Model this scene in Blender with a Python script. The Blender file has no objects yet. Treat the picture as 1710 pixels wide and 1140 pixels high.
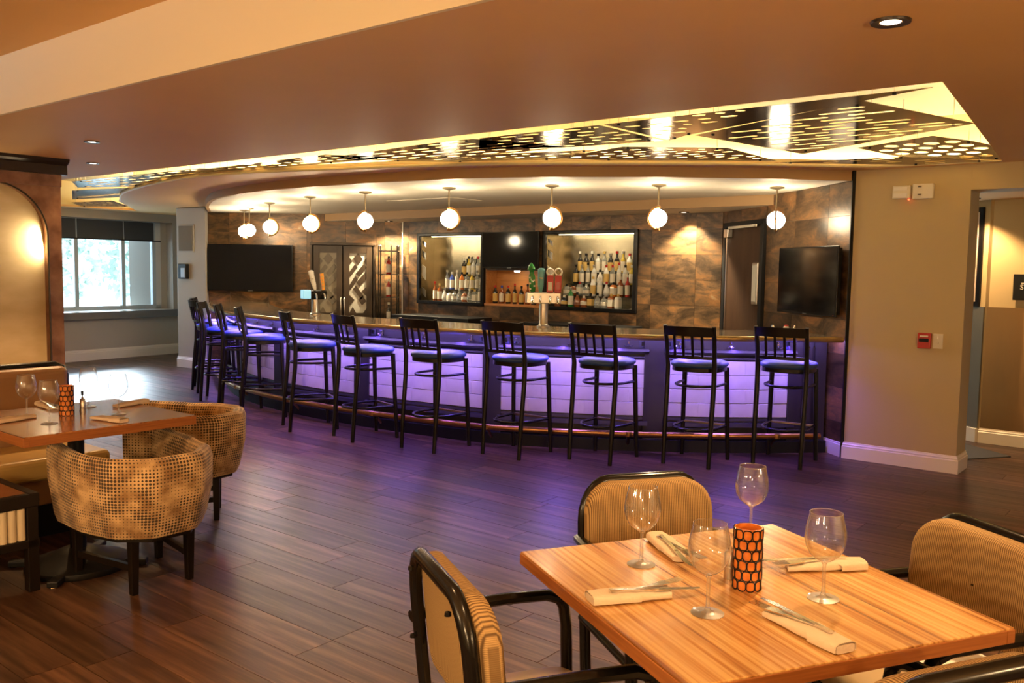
import bpy, bmesh, math, random
from mathutils import Vector, Matrix
from mathutils.geometry import delaunay_2d_cdt
random.seed(7)
S = bpy.context.scene
COL = S.collection
PI = math.pi

# ------------------------------------------------------------------ camera
cam = bpy.data.cameras.new('camera'); cam_o = bpy.data.objects.new('camera', cam); COL.objects.link(cam_o)
S.camera = cam_o
cam.sensor_width = 36.0; cam.lens = 1471.47 * 36 / 1710; cam.clip_start = .05
pit, rol = 0.08078, 0.014885
fw = Vector((0, math.cos(pit), -math.sin(pit))); up0 = Vector((0, math.sin(pit), math.cos(pit))); r0 = Vector((1, 0, 0))
rr = r0 * math.cos(rol) + up0 * math.sin(rol); uu = -r0 * math.sin(rol) + up0 * math.cos(rol)
m3 = Matrix((rr, uu, -fw)).transposed()
cam_o.matrix_world = Matrix.Translation((0, 0, 1.5087)) @ m3.to_4x4()

# ------------------------------------------------------------------ world, exposure
S.view_settings.view_transform = 'Standard'; S.view_settings.look = 'None'
S.view_settings.exposure = 0.12; S.view_settings.gamma = 1.0
W = bpy.data.worlds.new('overcast_sky'); S.world = W; W.use_nodes = True
bg = W.node_tree.nodes['Background']; bg.inputs[0].default_value = (.60, .82, 1.0, 1); bg.inputs[1].default_value = 7.5
sun = bpy.data.lights.new('hazy_sun', 'SUN'); sun.energy = 6.5; sun.angle = math.radians(14); sun.color = (.74, .89, 1.0)
sun_o = bpy.data.objects.new('hazy_sun', sun); COL.objects.link(sun_o); sun_o.location = (-12, 26, 8); sun_o.rotation_euler = Vector((.45 * .93, -.89 * .93, -.37)).to_track_quat('-Z', 'Y').to_euler()
S.cycles.max_bounces = 8; S.cycles.diffuse_bounces = 5; S.cycles.glossy_bounces = 4
S.cycles.transparent_max_bounces = 16; S.cycles.caustics_reflective = False; S.cycles.caustics_refractive = False
S.cycles.sample_clamp_indirect = 6.0

WARM = (1.0, .60, .27); CREAM = (1.0, .82, .52)
def lamp(kind, name, loc, watts, color, parent=None, aim=None, size=.05, sizey=None, angle=80, blend=.6):
    l = bpy.data.lights.new(name, kind); l.energy = watts; l.color = color
    if kind == 'AREA':
        l.size = size
        if sizey: l.shape = 'RECTANGLE'; l.size_y = sizey
    else: l.shadow_soft_size = size
    if kind == 'SPOT': l.spot_size = math.radians(angle); l.spot_blend = blend
    o = bpy.data.objects.new(name, l); COL.objects.link(o); o.location = loc
    if parent: o.parent = parent
    if aim is not None:
        d = Vector(aim) - Vector(loc); o.rotation_euler = d.to_track_quat('-Z', 'Y').to_euler()
    return o

# ------------------------------------------------------------------ helpers
UX, UY, VX, VY = .78, -.626, .626, .78
def uv(U, V): return (UX * U + VX * V, UY * U + VY * V)
ANG_U = math.atan2(UY, UX); ANG_V = math.atan2(VY, VX)

class MB:
    def __init__(s): s.v = []; s.f = []; s.uv = None
    def add(s, vs, fs):
        n = len(s.v); s.v += [tuple(p) for p in vs]; s.f += [tuple(i + n for i in f) for f in fs]; return s
    def box(s, c, d, rz=0, rx=0, ry=0, taper=1.0):
        R = Matrix.Rotation(rz, 3, 'Z') @ Matrix.Rotation(ry, 3, 'Y') @ Matrix.Rotation(rx, 3, 'X'); c = Vector(c); vs = []
        for z in (-.5, .5):
            k = taper if z < 0 else 1
            for x, y in ((-.5, -.5), (.5, -.5), (.5, .5), (-.5, .5)): vs.append(c + R @ Vector((x * d[0] * k, y * d[1] * k, z * d[2])))
        return s.add(vs, [(3, 2, 1, 0), (4, 5, 6, 7), (0, 1, 5, 4), (1, 2, 6, 5), (2, 3, 7, 6), (3, 0, 4, 7)])
    def prism(s, poly, z0, z1):
        n = len(poly)
        return s.add([(x, y, z0) for x, y in poly] + [(x, y, z1) for x, y in poly],
                     [tuple(range(n - 1, -1, -1)), tuple(range(n, 2 * n))] + [(i, (i + 1) % n, n + (i + 1) % n, n + i) for i in range(n)])
    def tube(s, pts, r, n=8, closed=False, flat=1.0):
        pts = [Vector(p) for p in pts]; m = len(pts); rs = r if isinstance(r, (list, tuple)) else [r] * m
        vs = []; nrm = None
        for i, p in enumerate(pts):
            a = pts[(i - 1) % m] if (closed or i > 0) else p; b = pts[(i + 1) % m] if (closed or i < m - 1) else p
            t = (b - a).normalized()
            if nrm is None:
                nrm = t.cross(Vector((0, 0, 1)));
                if nrm.length < .1: nrm = t.cross(Vector((0, 1, 0)))
            nrm = (nrm - t * nrm.dot(t)).normalized(); bi = t.cross(nrm)
            for k in range(n):
                a_ = 2 * PI * (k + .5) / n; vs.append(p + nrm * math.cos(a_) * rs[i] + bi * math.sin(a_) * rs[i] * flat)
        fs = []
        for i in range(m if closed else m - 1):
            j = (i + 1) % m
            for k in range(n): fs.append((i * n + k, i * n + (k + 1) % n, j * n + (k + 1) % n, j * n + k))
        if not closed: fs += [tuple(range(n - 1, -1, -1)), tuple(range((m - 1) * n, m * n))]
        return s.add(vs, fs)
    def lathe(s, prof, n=24, c=(0, 0, 0), caps=True, sx=1, sy=1):
        vs = []; m = len(prof)
        for r, z in prof:
            for k in range(n): a = 2 * PI * k / n; vs.append((c[0] + r * math.cos(a) * sx, c[1] + r * math.sin(a) * sy, c[2] + z))
        fs = [(i * n + k, i * n + (k + 1) % n, (i + 1) * n + (k + 1) % n, (i + 1) * n + k) for i in range(m - 1) for k in range(n)]
        if caps: fs += [tuple(range(n - 1, -1, -1)), tuple(range((m - 1) * n, m * n))]
        return s.add(vs, fs)
    def sweep(s, pts, nrm, prof, closed_prof=True, caps=True):
        # plan curve pts (x,y) with inward normals; prof = [(inward offset, z)]
        m = len(prof); vs = []
        for (x, y), (nx, ny) in zip(pts, nrm):
            for d, z in prof: vs.append((x + nx * d, y + ny * d, z))
        fs = []
        for i in range(len(pts) - 1):
            for k in range(m if closed_prof else m - 1):
                a = i * m + k; b = i * m + (k + 1) % m; fs.append((a, b, b + m, a + m))
        if closed_prof and caps: fs += [tuple(range(m)), tuple(range((len(pts) - 1) * m, len(pts) * m))[::-1]]
        return s.add(vs, fs)
    def grid(s, rows, wrap=False):
        n = len(rows[0]); vs = [p for r in rows for p in r]; fs = []
        for i in range(len(rows) - 1):
            for k in range(n if wrap else n - 1): fs.append((i * n + k, i * n + (k + 1) % n, (i + 1) * n + (k + 1) % n, (i + 1) * n + k))
        return s.add(vs, fs)
    def mesh(s, name, smooth=None, bevel=0, seg=2):
        me = bpy.data.meshes.new(name); me.from_pydata(s.v, [], s.f)
        bm = bmesh.new(); bm.from_mesh(me); bmesh.ops.recalc_face_normals(bm, faces=bm.faces)
        if bevel:
            es = [e for e in bm.edges if len(e.link_faces) == 2 and e.calc_face_angle(0) > .5]
            bmesh.ops.bevel(bm, geom=es, offset=bevel, segments=seg, profile=.5, affect='EDGES', clamp_overlap=True)
        if smooth is not None:
            for f in bm.faces: f.smooth = True
            for e in bm.edges:
                if len(e.link_faces) == 2 and e.calc_face_angle(0) > math.radians(smooth): e.smooth = False
        bm.to_mesh(me); bm.free(); return me
    def build(s, name, mat, parent=None, smooth=None, bevel=0, seg=2, loc=None, rz=0):
        return obj(name, s.mesh(name, smooth, bevel, seg), mat, parent, loc, rz)

def obj(name, me, mat, parent=None, loc=None, rz=0):
    if mat is not None and not me.materials: me.materials.append(mat)
    o = bpy.data.objects.new(name, me); COL.objects.link(o)
    if parent: o.parent = parent
    if loc is not None: o.location = loc
    if rz: o.rotation_euler = (0, 0, rz)
    return o
def tag(o, label=None, cat=None, group=None, kind=None):
    if label: o['label'] = label
    if cat: o['category'] = cat
    if group: o['group'] = group
    if kind: o['kind'] = kind
    return o
def empty(name, loc=(0, 0, 0), rz=0):
    o = bpy.data.objects.new(name, None); COL.objects.link(o); o.location = loc; o.rotation_euler = (0, 0, rz); o.empty_display_size = .1; return o
def copy_tree(o, parent=None):
    c = o.copy(); COL.objects.link(c); c.parent = parent
    for ch in list(o.children): copy_tree(ch, c)
    return c
def plate_mesh(name, poly, holes, f3, t):
    """polygon with holes, extruded by t; f3(x,y,t)->3D"""
    pts = []; edges = []
    for lp in [poly] + holes:
        n0 = len(pts); pts += [Vector(p) for p in lp]; edges += [(n0 + i, n0 + (i + 1) % len(lp)) for i in range(len(lp))]
    vs, es, fs, *_ = delaunay_2d_cdt(pts, edges, [], 0, 1e-6)
    def inside(p, lp):
        c = False; j = len(lp) - 1
        for i in range(len(lp)):
            if (lp[i][1] > p[1]) != (lp[j][1] > p[1]) and p[0] < (lp[j][0] - lp[i][0]) * (p[1] - lp[i][1]) / (lp[j][1] - lp[i][1]) + lp[i][0]: c = not c
            j = i
        return c
    bbs = [(min(p[0] for p in h), max(p[0] for p in h), min(p[1] for p in h), max(p[1] for p in h)) for h in holes]
    keep = []
    for f in fs:
        c = (sum(vs[i][0] for i in f) / 3, sum(vs[i][1] for i in f) / 3)
        if not inside(c, poly): continue
        if any(b[0] <= c[0] <= b[1] and b[2] <= c[1] <= b[3] and inside(c, h) for b, h in zip(bbs, holes)): continue
        keep.append(tuple(f))
    bm = bmesh.new(); a = [bm.verts.new(f3(p[0], p[1], 0)) for p in vs]; b = [bm.verts.new(f3(p[0], p[1], t)) for p in vs]
    cnt = {}
    for f in keep:
        bm.faces.new([a[i] for i in f]); bm.faces.new([b[i] for i in reversed(f)])
        for i in range(3):
            e = (f[i], f[(i + 1) % 3]); cnt.setdefault(frozenset(e), []).append(e)
    for k, l in cnt.items():
        if len(l) == 1: i, j = l[0]; bm.faces.new([a[j], a[i], b[i], b[j]])
    for v in [v for v in bm.verts if not v.link_faces]: bm.verts.remove(v)
    bmesh.ops.recalc_face_normals(bm, faces=bm.faces)
    me = bpy.data.meshes.new(name); bm.to_mesh(me); bm.free(); return me
def catmull(P, n=8):
    out = []; Q = [Vector(p) for p in P]; Q = [Q[0] * 2 - Q[1]] + Q + [Q[-1] * 2 - Q[-2]]
    for i in range(1, len(Q) - 2):
        for k in range(n):
            t = k / n; a, b, c, d = Q[i - 1:i + 3]
            out.append(.5 * ((2 * b) + (c - a) * t + (2 * a - 5 * b + 4 * c - d) * t * t + (3 * b - a - 3 * c + d) * t ** 3))
    return out + [Q[-2]]
class Curve:
    def __init__(s, P, n=10):
        s.p = [Vector(q[:2]) for q in catmull([(x, y, 0) for x, y in P], n)]; s.L = [0]
        for a, b in zip(s.p, s.p[1:]): s.L.append(s.L[-1] + (b - a).length)
    def at(s, d):
        d = min(max(d, 0), s.L[-1] - 1e-6); i = max(k for k in range(len(s.L) - 1) if s.L[k] <= d)
        t = (d - s.L[i]) / (s.L[i + 1] - s.L[i]); p = s.p[i].lerp(s.p[i + 1], t)
        j0 = max(i - 3, 0); j1 = min(i + 4, len(s.p) - 1); tg = (s.p[j1] - s.p[j0]).normalized(); n_ = Vector((tg.y, -tg.x))
        if d < .7: n_ = Vector((-.19, .982)).lerp(n_, d / .7)
        if d > s.L[-1] - .7: n_ = Vector((.995, .0)).lerp(n_, (s.L[-1] - d) / .7)
        return p, n_
    def sample(s, a, b, step=.12):
        n = max(2, int(abs(b - a) / step) + 1); r = [s.at(a + (b - a) * i / (n - 1)) for i in range(n)]
        return [tuple(q[0]) for q in r], [tuple(q[1]) for q in r]
    def near_angle(s, x, y): # arc length where the ray from the origin crosses
        best = min(range(len(s.p)), key=lambda i: abs(math.atan2(s.p[i].x, s.p[i].y) - math.atan2(x, y))); return s.L[best]

# ------------------------------------------------------------------ materials
def mat(name, color=(.5, .5, .5), rough=.5, metal=0, spec=.5, emit=None, estr=0, noise=None, bump=None, coat=0, alpha=1, trans=0, ior=1.45, sheen=0):
    """noise = (scale, colour2, lo, hi[, stretch vec]) ; bump = (scale, strength)"""
    m = bpy.data.materials.new(name); m.use_nodes = True; nt = m.node_tree; b = nt.nodes['Principled BSDF']
    b.inputs['Base Color'].default_value = (*color, 1); b.inputs['Roughness'].default_value = rough; b.inputs['Metallic'].default_value = metal
    b.inputs['Specular IOR Level'].default_value = spec; b.inputs['Coat Weight'].default_value = coat; b.inputs['Coat Roughness'].default_value = .08
    b.inputs['Transmission Weight'].default_value = trans; b.inputs['IOR'].default_value = ior; b.inputs['Sheen Weight'].default_value = sheen
    if emit: b.inputs['Emission Color'].default_value = (*emit, 1); b.inputs['Emission Strength'].default_value = estr
    N = nt.nodes.new; L = nt.links.new
    tc = N('ShaderNodeTexCoord')
    if noise:
        sc, c2, lo, hi = noise[:4]; mp = N('ShaderNodeMapping'); L(tc.outputs['Object'], mp.inputs[0])
        if len(noise) > 4: mp.inputs['Scale'].default_value = noise[4]
        n = N('ShaderNodeTexNoise'); n.inputs['Scale'].default_value = sc; n.inputs['Detail'].default_value = 5; L(mp.outputs[0], n.inputs[0])
        r = N('ShaderNodeValToRGB'); r.color_ramp.elements[0].position = lo; r.color_ramp.elements[1].position = hi
        r.color_ramp.elements[0].color = (*color, 1); r.color_ramp.elements[1].color = (*c2, 1); L(n.outputs[0], r.inputs[0]); L(r.outputs[0], b.inputs['Base Color'])
    if bump:
        n2 = N('ShaderNodeTexNoise'); n2.inputs['Scale'].default_value = bump[0]; n2.inputs['Detail'].default_value = 4; L(tc.outputs['Object'], n2.inputs[0])
        bp = N('ShaderNodeBump'); bp.inputs['Strength'].default_value = bump[1]; bp.inputs['Distance'].default_value = .01; L(n2.outputs[0], bp.inputs['Height']); L(bp.outputs[0], b.inputs['Normal'])
    return m
def plank_mat(name, cols, rough, scale=(1.5, 26, 26), coat=0, band=0, grain=.46):
    """wood pieces: colour varies by piece and along the grain (local X)"""
    m = bpy.data.materials.new(name); m.use_nodes = True; nt = m.node_tree; b = nt.nodes['Principled BSDF']; N = nt.nodes.new; L = nt.links.new
    tc = N('ShaderNodeTexCoord'); oi = N('ShaderNodeObjectInfo'); mp = N('ShaderNodeMapping'); mp.inputs['Scale'].default_value = scale
    vm = N('ShaderNodeVectorMath'); vm.operation = 'MULTIPLY'; vm.inputs[1].default_value = (31, 17, 0)
    ge = N('ShaderNodeNewGeometry'); ra = N('ShaderNodeMath'); L(oi.outputs['Random'], ra.inputs[0]); L(ge.outputs['Random Per Island'], ra.inputs[1])
    rf = N('ShaderNodeMath'); rf.operation = 'FRACT'; L(ra.outputs[0], rf.inputs[0]); RND = rf.outputs[0]
    cb = N('ShaderNodeCombineXYZ'); L(RND, cb.inputs[0]); L(RND, cb.inputs[1]); L(cb.outputs[0], vm.inputs[0])
    va = N('ShaderNodeVectorMath'); L(tc.outputs['Object'], va.inputs[0]); L(vm.outputs[0], va.inputs[1]); L(va.outputs[0], mp.inputs[0])
    n = N('ShaderNodeTexNoise'); n.inputs['Scale'].default_value = 1.0; n.inputs['Detail'].default_value = 6; n.inputs['Roughness'].default_value = .62; L(mp.outputs[0], n.inputs[0])
    r = N('ShaderNodeValToRGB'); els = r.color_ramp.elements; els[0].position = .28; els[1].position = .74
    els[0].color = (*cols[0], 1); els[1].color = (*cols[2], 1); e = els.new(.5); e.color = (*cols[1], 1); L(n.outputs[0], r.inputs[0])
    hs = N('ShaderNodeHueSaturation'); mr = N('ShaderNodeMapRange'); L(RND, mr.inputs[0]); mr.inputs[3].default_value = 1 - grain; mr.inputs[4].default_value = 1 + grain
    L(mr.outputs[0], hs.inputs['Value']); L(r.outputs[0], hs.inputs['Color']); L(hs.outputs[0], b.inputs['Base Color'])
    rr_ = N('ShaderNodeMapRange'); L(n.outputs[0], rr_.inputs[0]); rr_.inputs[3].default_value = rough + .1; rr_.inputs[4].default_value = rough - .06; L(rr_.outputs[0], b.inputs['Roughness'])
    bp = N('ShaderNodeBump'); bp.inputs['Strength'].default_value = .05; bp.inputs['Distance'].default_value = .002; b.inputs['Specular IOR Level'].default_value = .38; L(n.outputs[0], bp.inputs['Height']); L(bp.outputs[0], b.inputs['Normal'])
    b.inputs['Coat Weight'].default_value = coat; b.inputs['Coat Roughness'].default_value = .12
    return m
def tile_mat(name, cols, rough, metal=0.0, sc=3.0):
    m = bpy.data.materials.new(name); m.use_nodes = True; nt = m.node_tree; b = nt.nodes['Principled BSDF']; N = nt.nodes.new; L = nt.links.new
    tc = N('ShaderNodeTexCoord'); oi = N('ShaderNodeObjectInfo'); cb = N('ShaderNodeCombineXYZ')
    mu = N('ShaderNodeMath'); mu.operation = 'MULTIPLY'; mu.inputs[1].default_value = 57; L(oi.outputs['Random'], mu.inputs[0]); L(mu.outputs[0], cb.inputs[0]); L(mu.outputs[0], cb.inputs[2])
    va = N('ShaderNodeVectorMath'); L(tc.outputs['Object'], va.inputs[0]); L(cb.outputs[0], va.inputs[1])
    mp = N('ShaderNodeMapping'); mp.inputs['Scale'].default_value = (1, 1, 2.2); L(va.outputs[0], mp.inputs[0])
    n = N('ShaderNodeTexNoise'); n.inputs['Scale'].default_value = sc; n.inputs['Detail'].default_value = 9; n.inputs['Roughness'].default_value = .68; n.inputs['Distortion'].default_value = .6; L(mp.outputs[0], n.inputs[0])
    r = N('ShaderNodeValToRGB'); els = r.color_ramp.elements; els[0].position = .32; els[0].color = (*cols[0], 1); els[1].position = .72; els[1].color = (*cols[-1], 1)
    for i, c in enumerate(cols[1:-1]): e = els.new(.32 + .4 * (i + 1) / (len(cols) - 1)); e.color = (*c, 1)
    L(n.outputs[0], r.inputs[0])
    hs = N('ShaderNodeHueSaturation'); mr = N('ShaderNodeMapRange'); L(oi.outputs['Random'], mr.inputs[0]); mr.inputs[3].default_value = .55; mr.inputs[4].default_value = 1.5
    L(mr.outputs[0], hs.inputs['Value']); L(r.outputs[0], hs.inputs['Color']); L(hs.outputs[0], b.inputs['Base Color'])
    b.inputs['Roughness'].default_value = rough; b.inputs['Metallic'].default_value = metal
    bp = N('ShaderNodeBump'); bp.inputs['Strength'].default_value = .15; bp.inputs['Distance'].default_value = .004; L(n.outputs[0], bp.inputs['Height']); L(bp.outputs[0], b.inputs['Normal'])
    return m
def thin_glass(name, tint=(1, 1, 1), gl=.05, body=0.0, bcol=(1, 1, 1), edge=.95, power=1.9, haze=.30):
    m = bpy.data.materials.new(name); m.use_nodes = True; nt = m.node_tree; nt.nodes.remove(nt.nodes['Principled BSDF']); N = nt.nodes.new; L = nt.links.new
    out = nt.nodes['Material Output']; t = N('ShaderNodeBsdfTransparent'); t.inputs[0].default_value = (*tint, 1); g = N('ShaderNodeBsdfGlossy'); g.inputs['Roughness'].default_value = .03
    g2 = N('ShaderNodeBsdfGlossy'); g2.inputs['Roughness'].default_value = .38; gm = N('ShaderNodeMixShader'); gm.inputs[0].default_value = haze; L(g.outputs[0], gm.inputs[1]); L(g2.outputs[0], gm.inputs[2])
    lw = N('ShaderNodeLayerWeight'); lw.inputs[0].default_value = .5; pw = N('ShaderNodeMath'); pw.operation = 'POWER'; pw.inputs[1].default_value = power; L(lw.outputs['Facing'], pw.inputs[0]); mr = N('ShaderNodeMapRange'); L(pw.outputs[0], mr.inputs[0]); mr.inputs[3].default_value = gl; mr.inputs[4].default_value = edge
    mx = N('ShaderNodeMixShader'); L(mr.outputs[0], mx.inputs[0]); L(t.outputs[0], mx.inputs[1]); L(gm.outputs[0], mx.inputs[2])
    if body:
        d = N('ShaderNodeBsdfDiffuse'); d.inputs[0].default_value = (*bcol, 1); mx2 = N('ShaderNodeMixShader'); mx2.inputs[0].default_value = body; L(mx.outputs[0], mx2.inputs[1]); L(d.outputs[0], mx2.inputs[2]); mx = mx2
    L(mx.outputs[0], out.inputs[0]); return m
def dot_fabric(name):
    m = bpy.data.materials.new(name); m.use_nodes = True; nt = m.node_tree; b = nt.nodes['Principled BSDF']; N = nt.nodes.new; L = nt.links.new
    uvn = N('ShaderNodeUVMap'); mp = N('ShaderNodeMapping'); mp.inputs['Scale'].default_value = (62, 62, 0); L(uvn.outputs[0], mp.inputs[0])
    fr = N('ShaderNodeVectorMath'); fr.operation = 'FRACTION'; L(mp.outputs[0], fr.inputs[0])
    sb = N('ShaderNodeVectorMath'); sb.operation = 'SUBTRACT'; sb.inputs[1].default_value = (.5, .5, 0); L(fr.outputs[0], sb.inputs[0])
    ln = N('ShaderNodeVectorMath'); ln.operation = 'LENGTH'; L(sb.outputs[0], ln.inputs[0])
    nz = N('ShaderNodeTexNoise'); nz.inputs['Scale'].default_value = 7; nz.inputs['Detail'].default_value = 4; L(uvn.outputs[0], nz.inputs[0])
    nr = N('ShaderNodeMapRange'); L(nz.outputs[0], nr.inputs[0]); nr.inputs[1].default_value = .34; nr.inputs[2].default_value = .62; nr.inputs[3].default_value = .08; nr.inputs[4].default_value = .44
    lt = N('ShaderNodeMath'); lt.operation = 'LESS_THAN'; L(ln.outputs['Value'], lt.inputs[0]); L(nr.outputs[0], lt.inputs[1])
    nz2 = N('ShaderNodeTexNoise'); nz2.inputs['Scale'].default_value = 11; L(uvn.outputs[0], nz2.inputs[0])
    r = N('ShaderNodeValToRGB'); r.color_ramp.elements[0].color = (.27, .145, .05, 1); r.color_ramp.elements[1].color = (.62, .42, .20, 1); r.color_ramp.elements[0].position = .35; r.color_ramp.elements[1].position = .62; L(nz2.outputs[0], r.inputs[0])
    mx = N('ShaderNodeMix'); mx.data_type = 'RGBA'; L(lt.outputs[0], mx.inputs[0]); L(r.outputs[0], mx.inputs[6]); mx.inputs[7].default_value = (.045, .025, .012, 1)
    L(mx.outputs[2], b.inputs['Base Color']); b.inputs['Roughness'].default_value = .85; b.inputs['Sheen Weight'].default_value = .3
    bp = N('ShaderNodeBump'); bp.inputs['Strength'].default_value = .3; bp.inputs['Distance'].default_value = .003; L(ln.outputs['Value'], bp.inputs['Height']); L(bp.outputs[0], b.inputs['Normal'])
    return m
def weave_fabric(name):
    m = bpy.data.materials.new(name); m.use_nodes = True; nt = m.node_tree; b = nt.nodes['Principled BSDF']; N = nt.nodes.new; L = nt.links.new
    tc = N('ShaderNodeTexCoord'); w = N('ShaderNodeTexWave'); w.inputs['Scale'].default_value = 52; w.inputs['Distortion'].default_value = .0; w.bands_direction = 'X'; L(tc.outputs['Object'], w.inputs[0])
    w2 = N('ShaderNodeTexWave'); w2.bands_direction = 'Z'; w2.inputs['Scale'].default_value = 70; L(tc.outputs['Object'], w2.inputs[0])
    mu = N('ShaderNodeMath'); mu.operation = 'MULTIPLY'; L(w.outputs[1], mu.inputs[0]); ad = N('ShaderNodeMath'); ad.operation = 'MULTIPLY_ADD'; L(w2.outputs[1], ad.inputs[0]); ad.inputs[1].default_value = .4; ad.inputs[2].default_value = .6; L(ad.outputs[0], mu.inputs[1])
    r = N('ShaderNodeValToRGB'); r.color_ramp.elements[0].color = (.13, .070, .022, 1); r.color_ramp.elements[1].color = (.44, .285, .115, 1); r.color_ramp.elements[0].position = .05; r.color_ramp.elements[1].position = .6; L(mu.outputs[0], r.inputs[0])
    L(r.outputs[0], b.inputs['Base Color']); b.inputs['Roughness'].default_value = .8
    bp = N('ShaderNodeBump'); bp.inputs['Strength'].default_value = .5; bp.inputs['Distance'].default_value = .003; L(mu.outputs[0], bp.inputs['Height']); L(bp.outputs[0], b.inputs['Normal'])
    return m
def strip_wood(name, cols, rough, coat):
    """fine straight strips along local Y"""
    m = bpy.data.materials.new(name); m.use_nodes = True; nt = m.node_tree; b = nt.nodes['Principled BSDF']; N = nt.nodes.new; L = nt.links.new
    tc = N('ShaderNodeTexCoord'); mp = N('ShaderNodeMapping'); mp.inputs['Scale'].default_value = (95, 1.6, 95); L(tc.outputs['Object'], mp.inputs[0])
    n = N('ShaderNodeTexNoise'); n.inputs['Scale'].default_value = 1; n.inputs['Detail'].default_value = 3; L(mp.outputs[0], n.inputs[0])
    mp2 = N('ShaderNodeMapping'); mp2.inputs['Scale'].default_value = (16, .8, 16); L(tc.outputs['Object'], mp2.inputs[0]); n2 = N('ShaderNodeTexNoise'); n2.inputs['Scale'].default_value = 1; n2.inputs['Detail'].default_value = 2; L(mp2.outputs[0], n2.inputs[0])
    ad = N('ShaderNodeMath'); ad.operation = 'MULTIPLY_ADD'; L(n2.outputs[0], ad.inputs[0]); ad.inputs[1].default_value = .45
    ml = N('ShaderNodeMath'); ml.operation = 'MULTIPLY'; L(n.outputs[0], ml.inputs[0]); ml.inputs[1].default_value = .55; L(ml.outputs[0], ad.inputs[2])
    r = N('ShaderNodeValToRGB'); e = r.color_ramp.elements; e[0].position = .36; e[0].color = (*cols[0], 1); e[1].position = .60; e[1].color = (*cols[2], 1); k = e.new(.46); k.color = (*cols[1], 1)
    L(ad.outputs[0], r.inputs[0]); L(r.outputs[0], b.inputs['Base Color']); b.inputs['Roughness'].default_value = rough; b.inputs['Coat Weight'].default_value = coat; b.inputs['Coat Roughness'].default_value = .1
    return m

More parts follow.
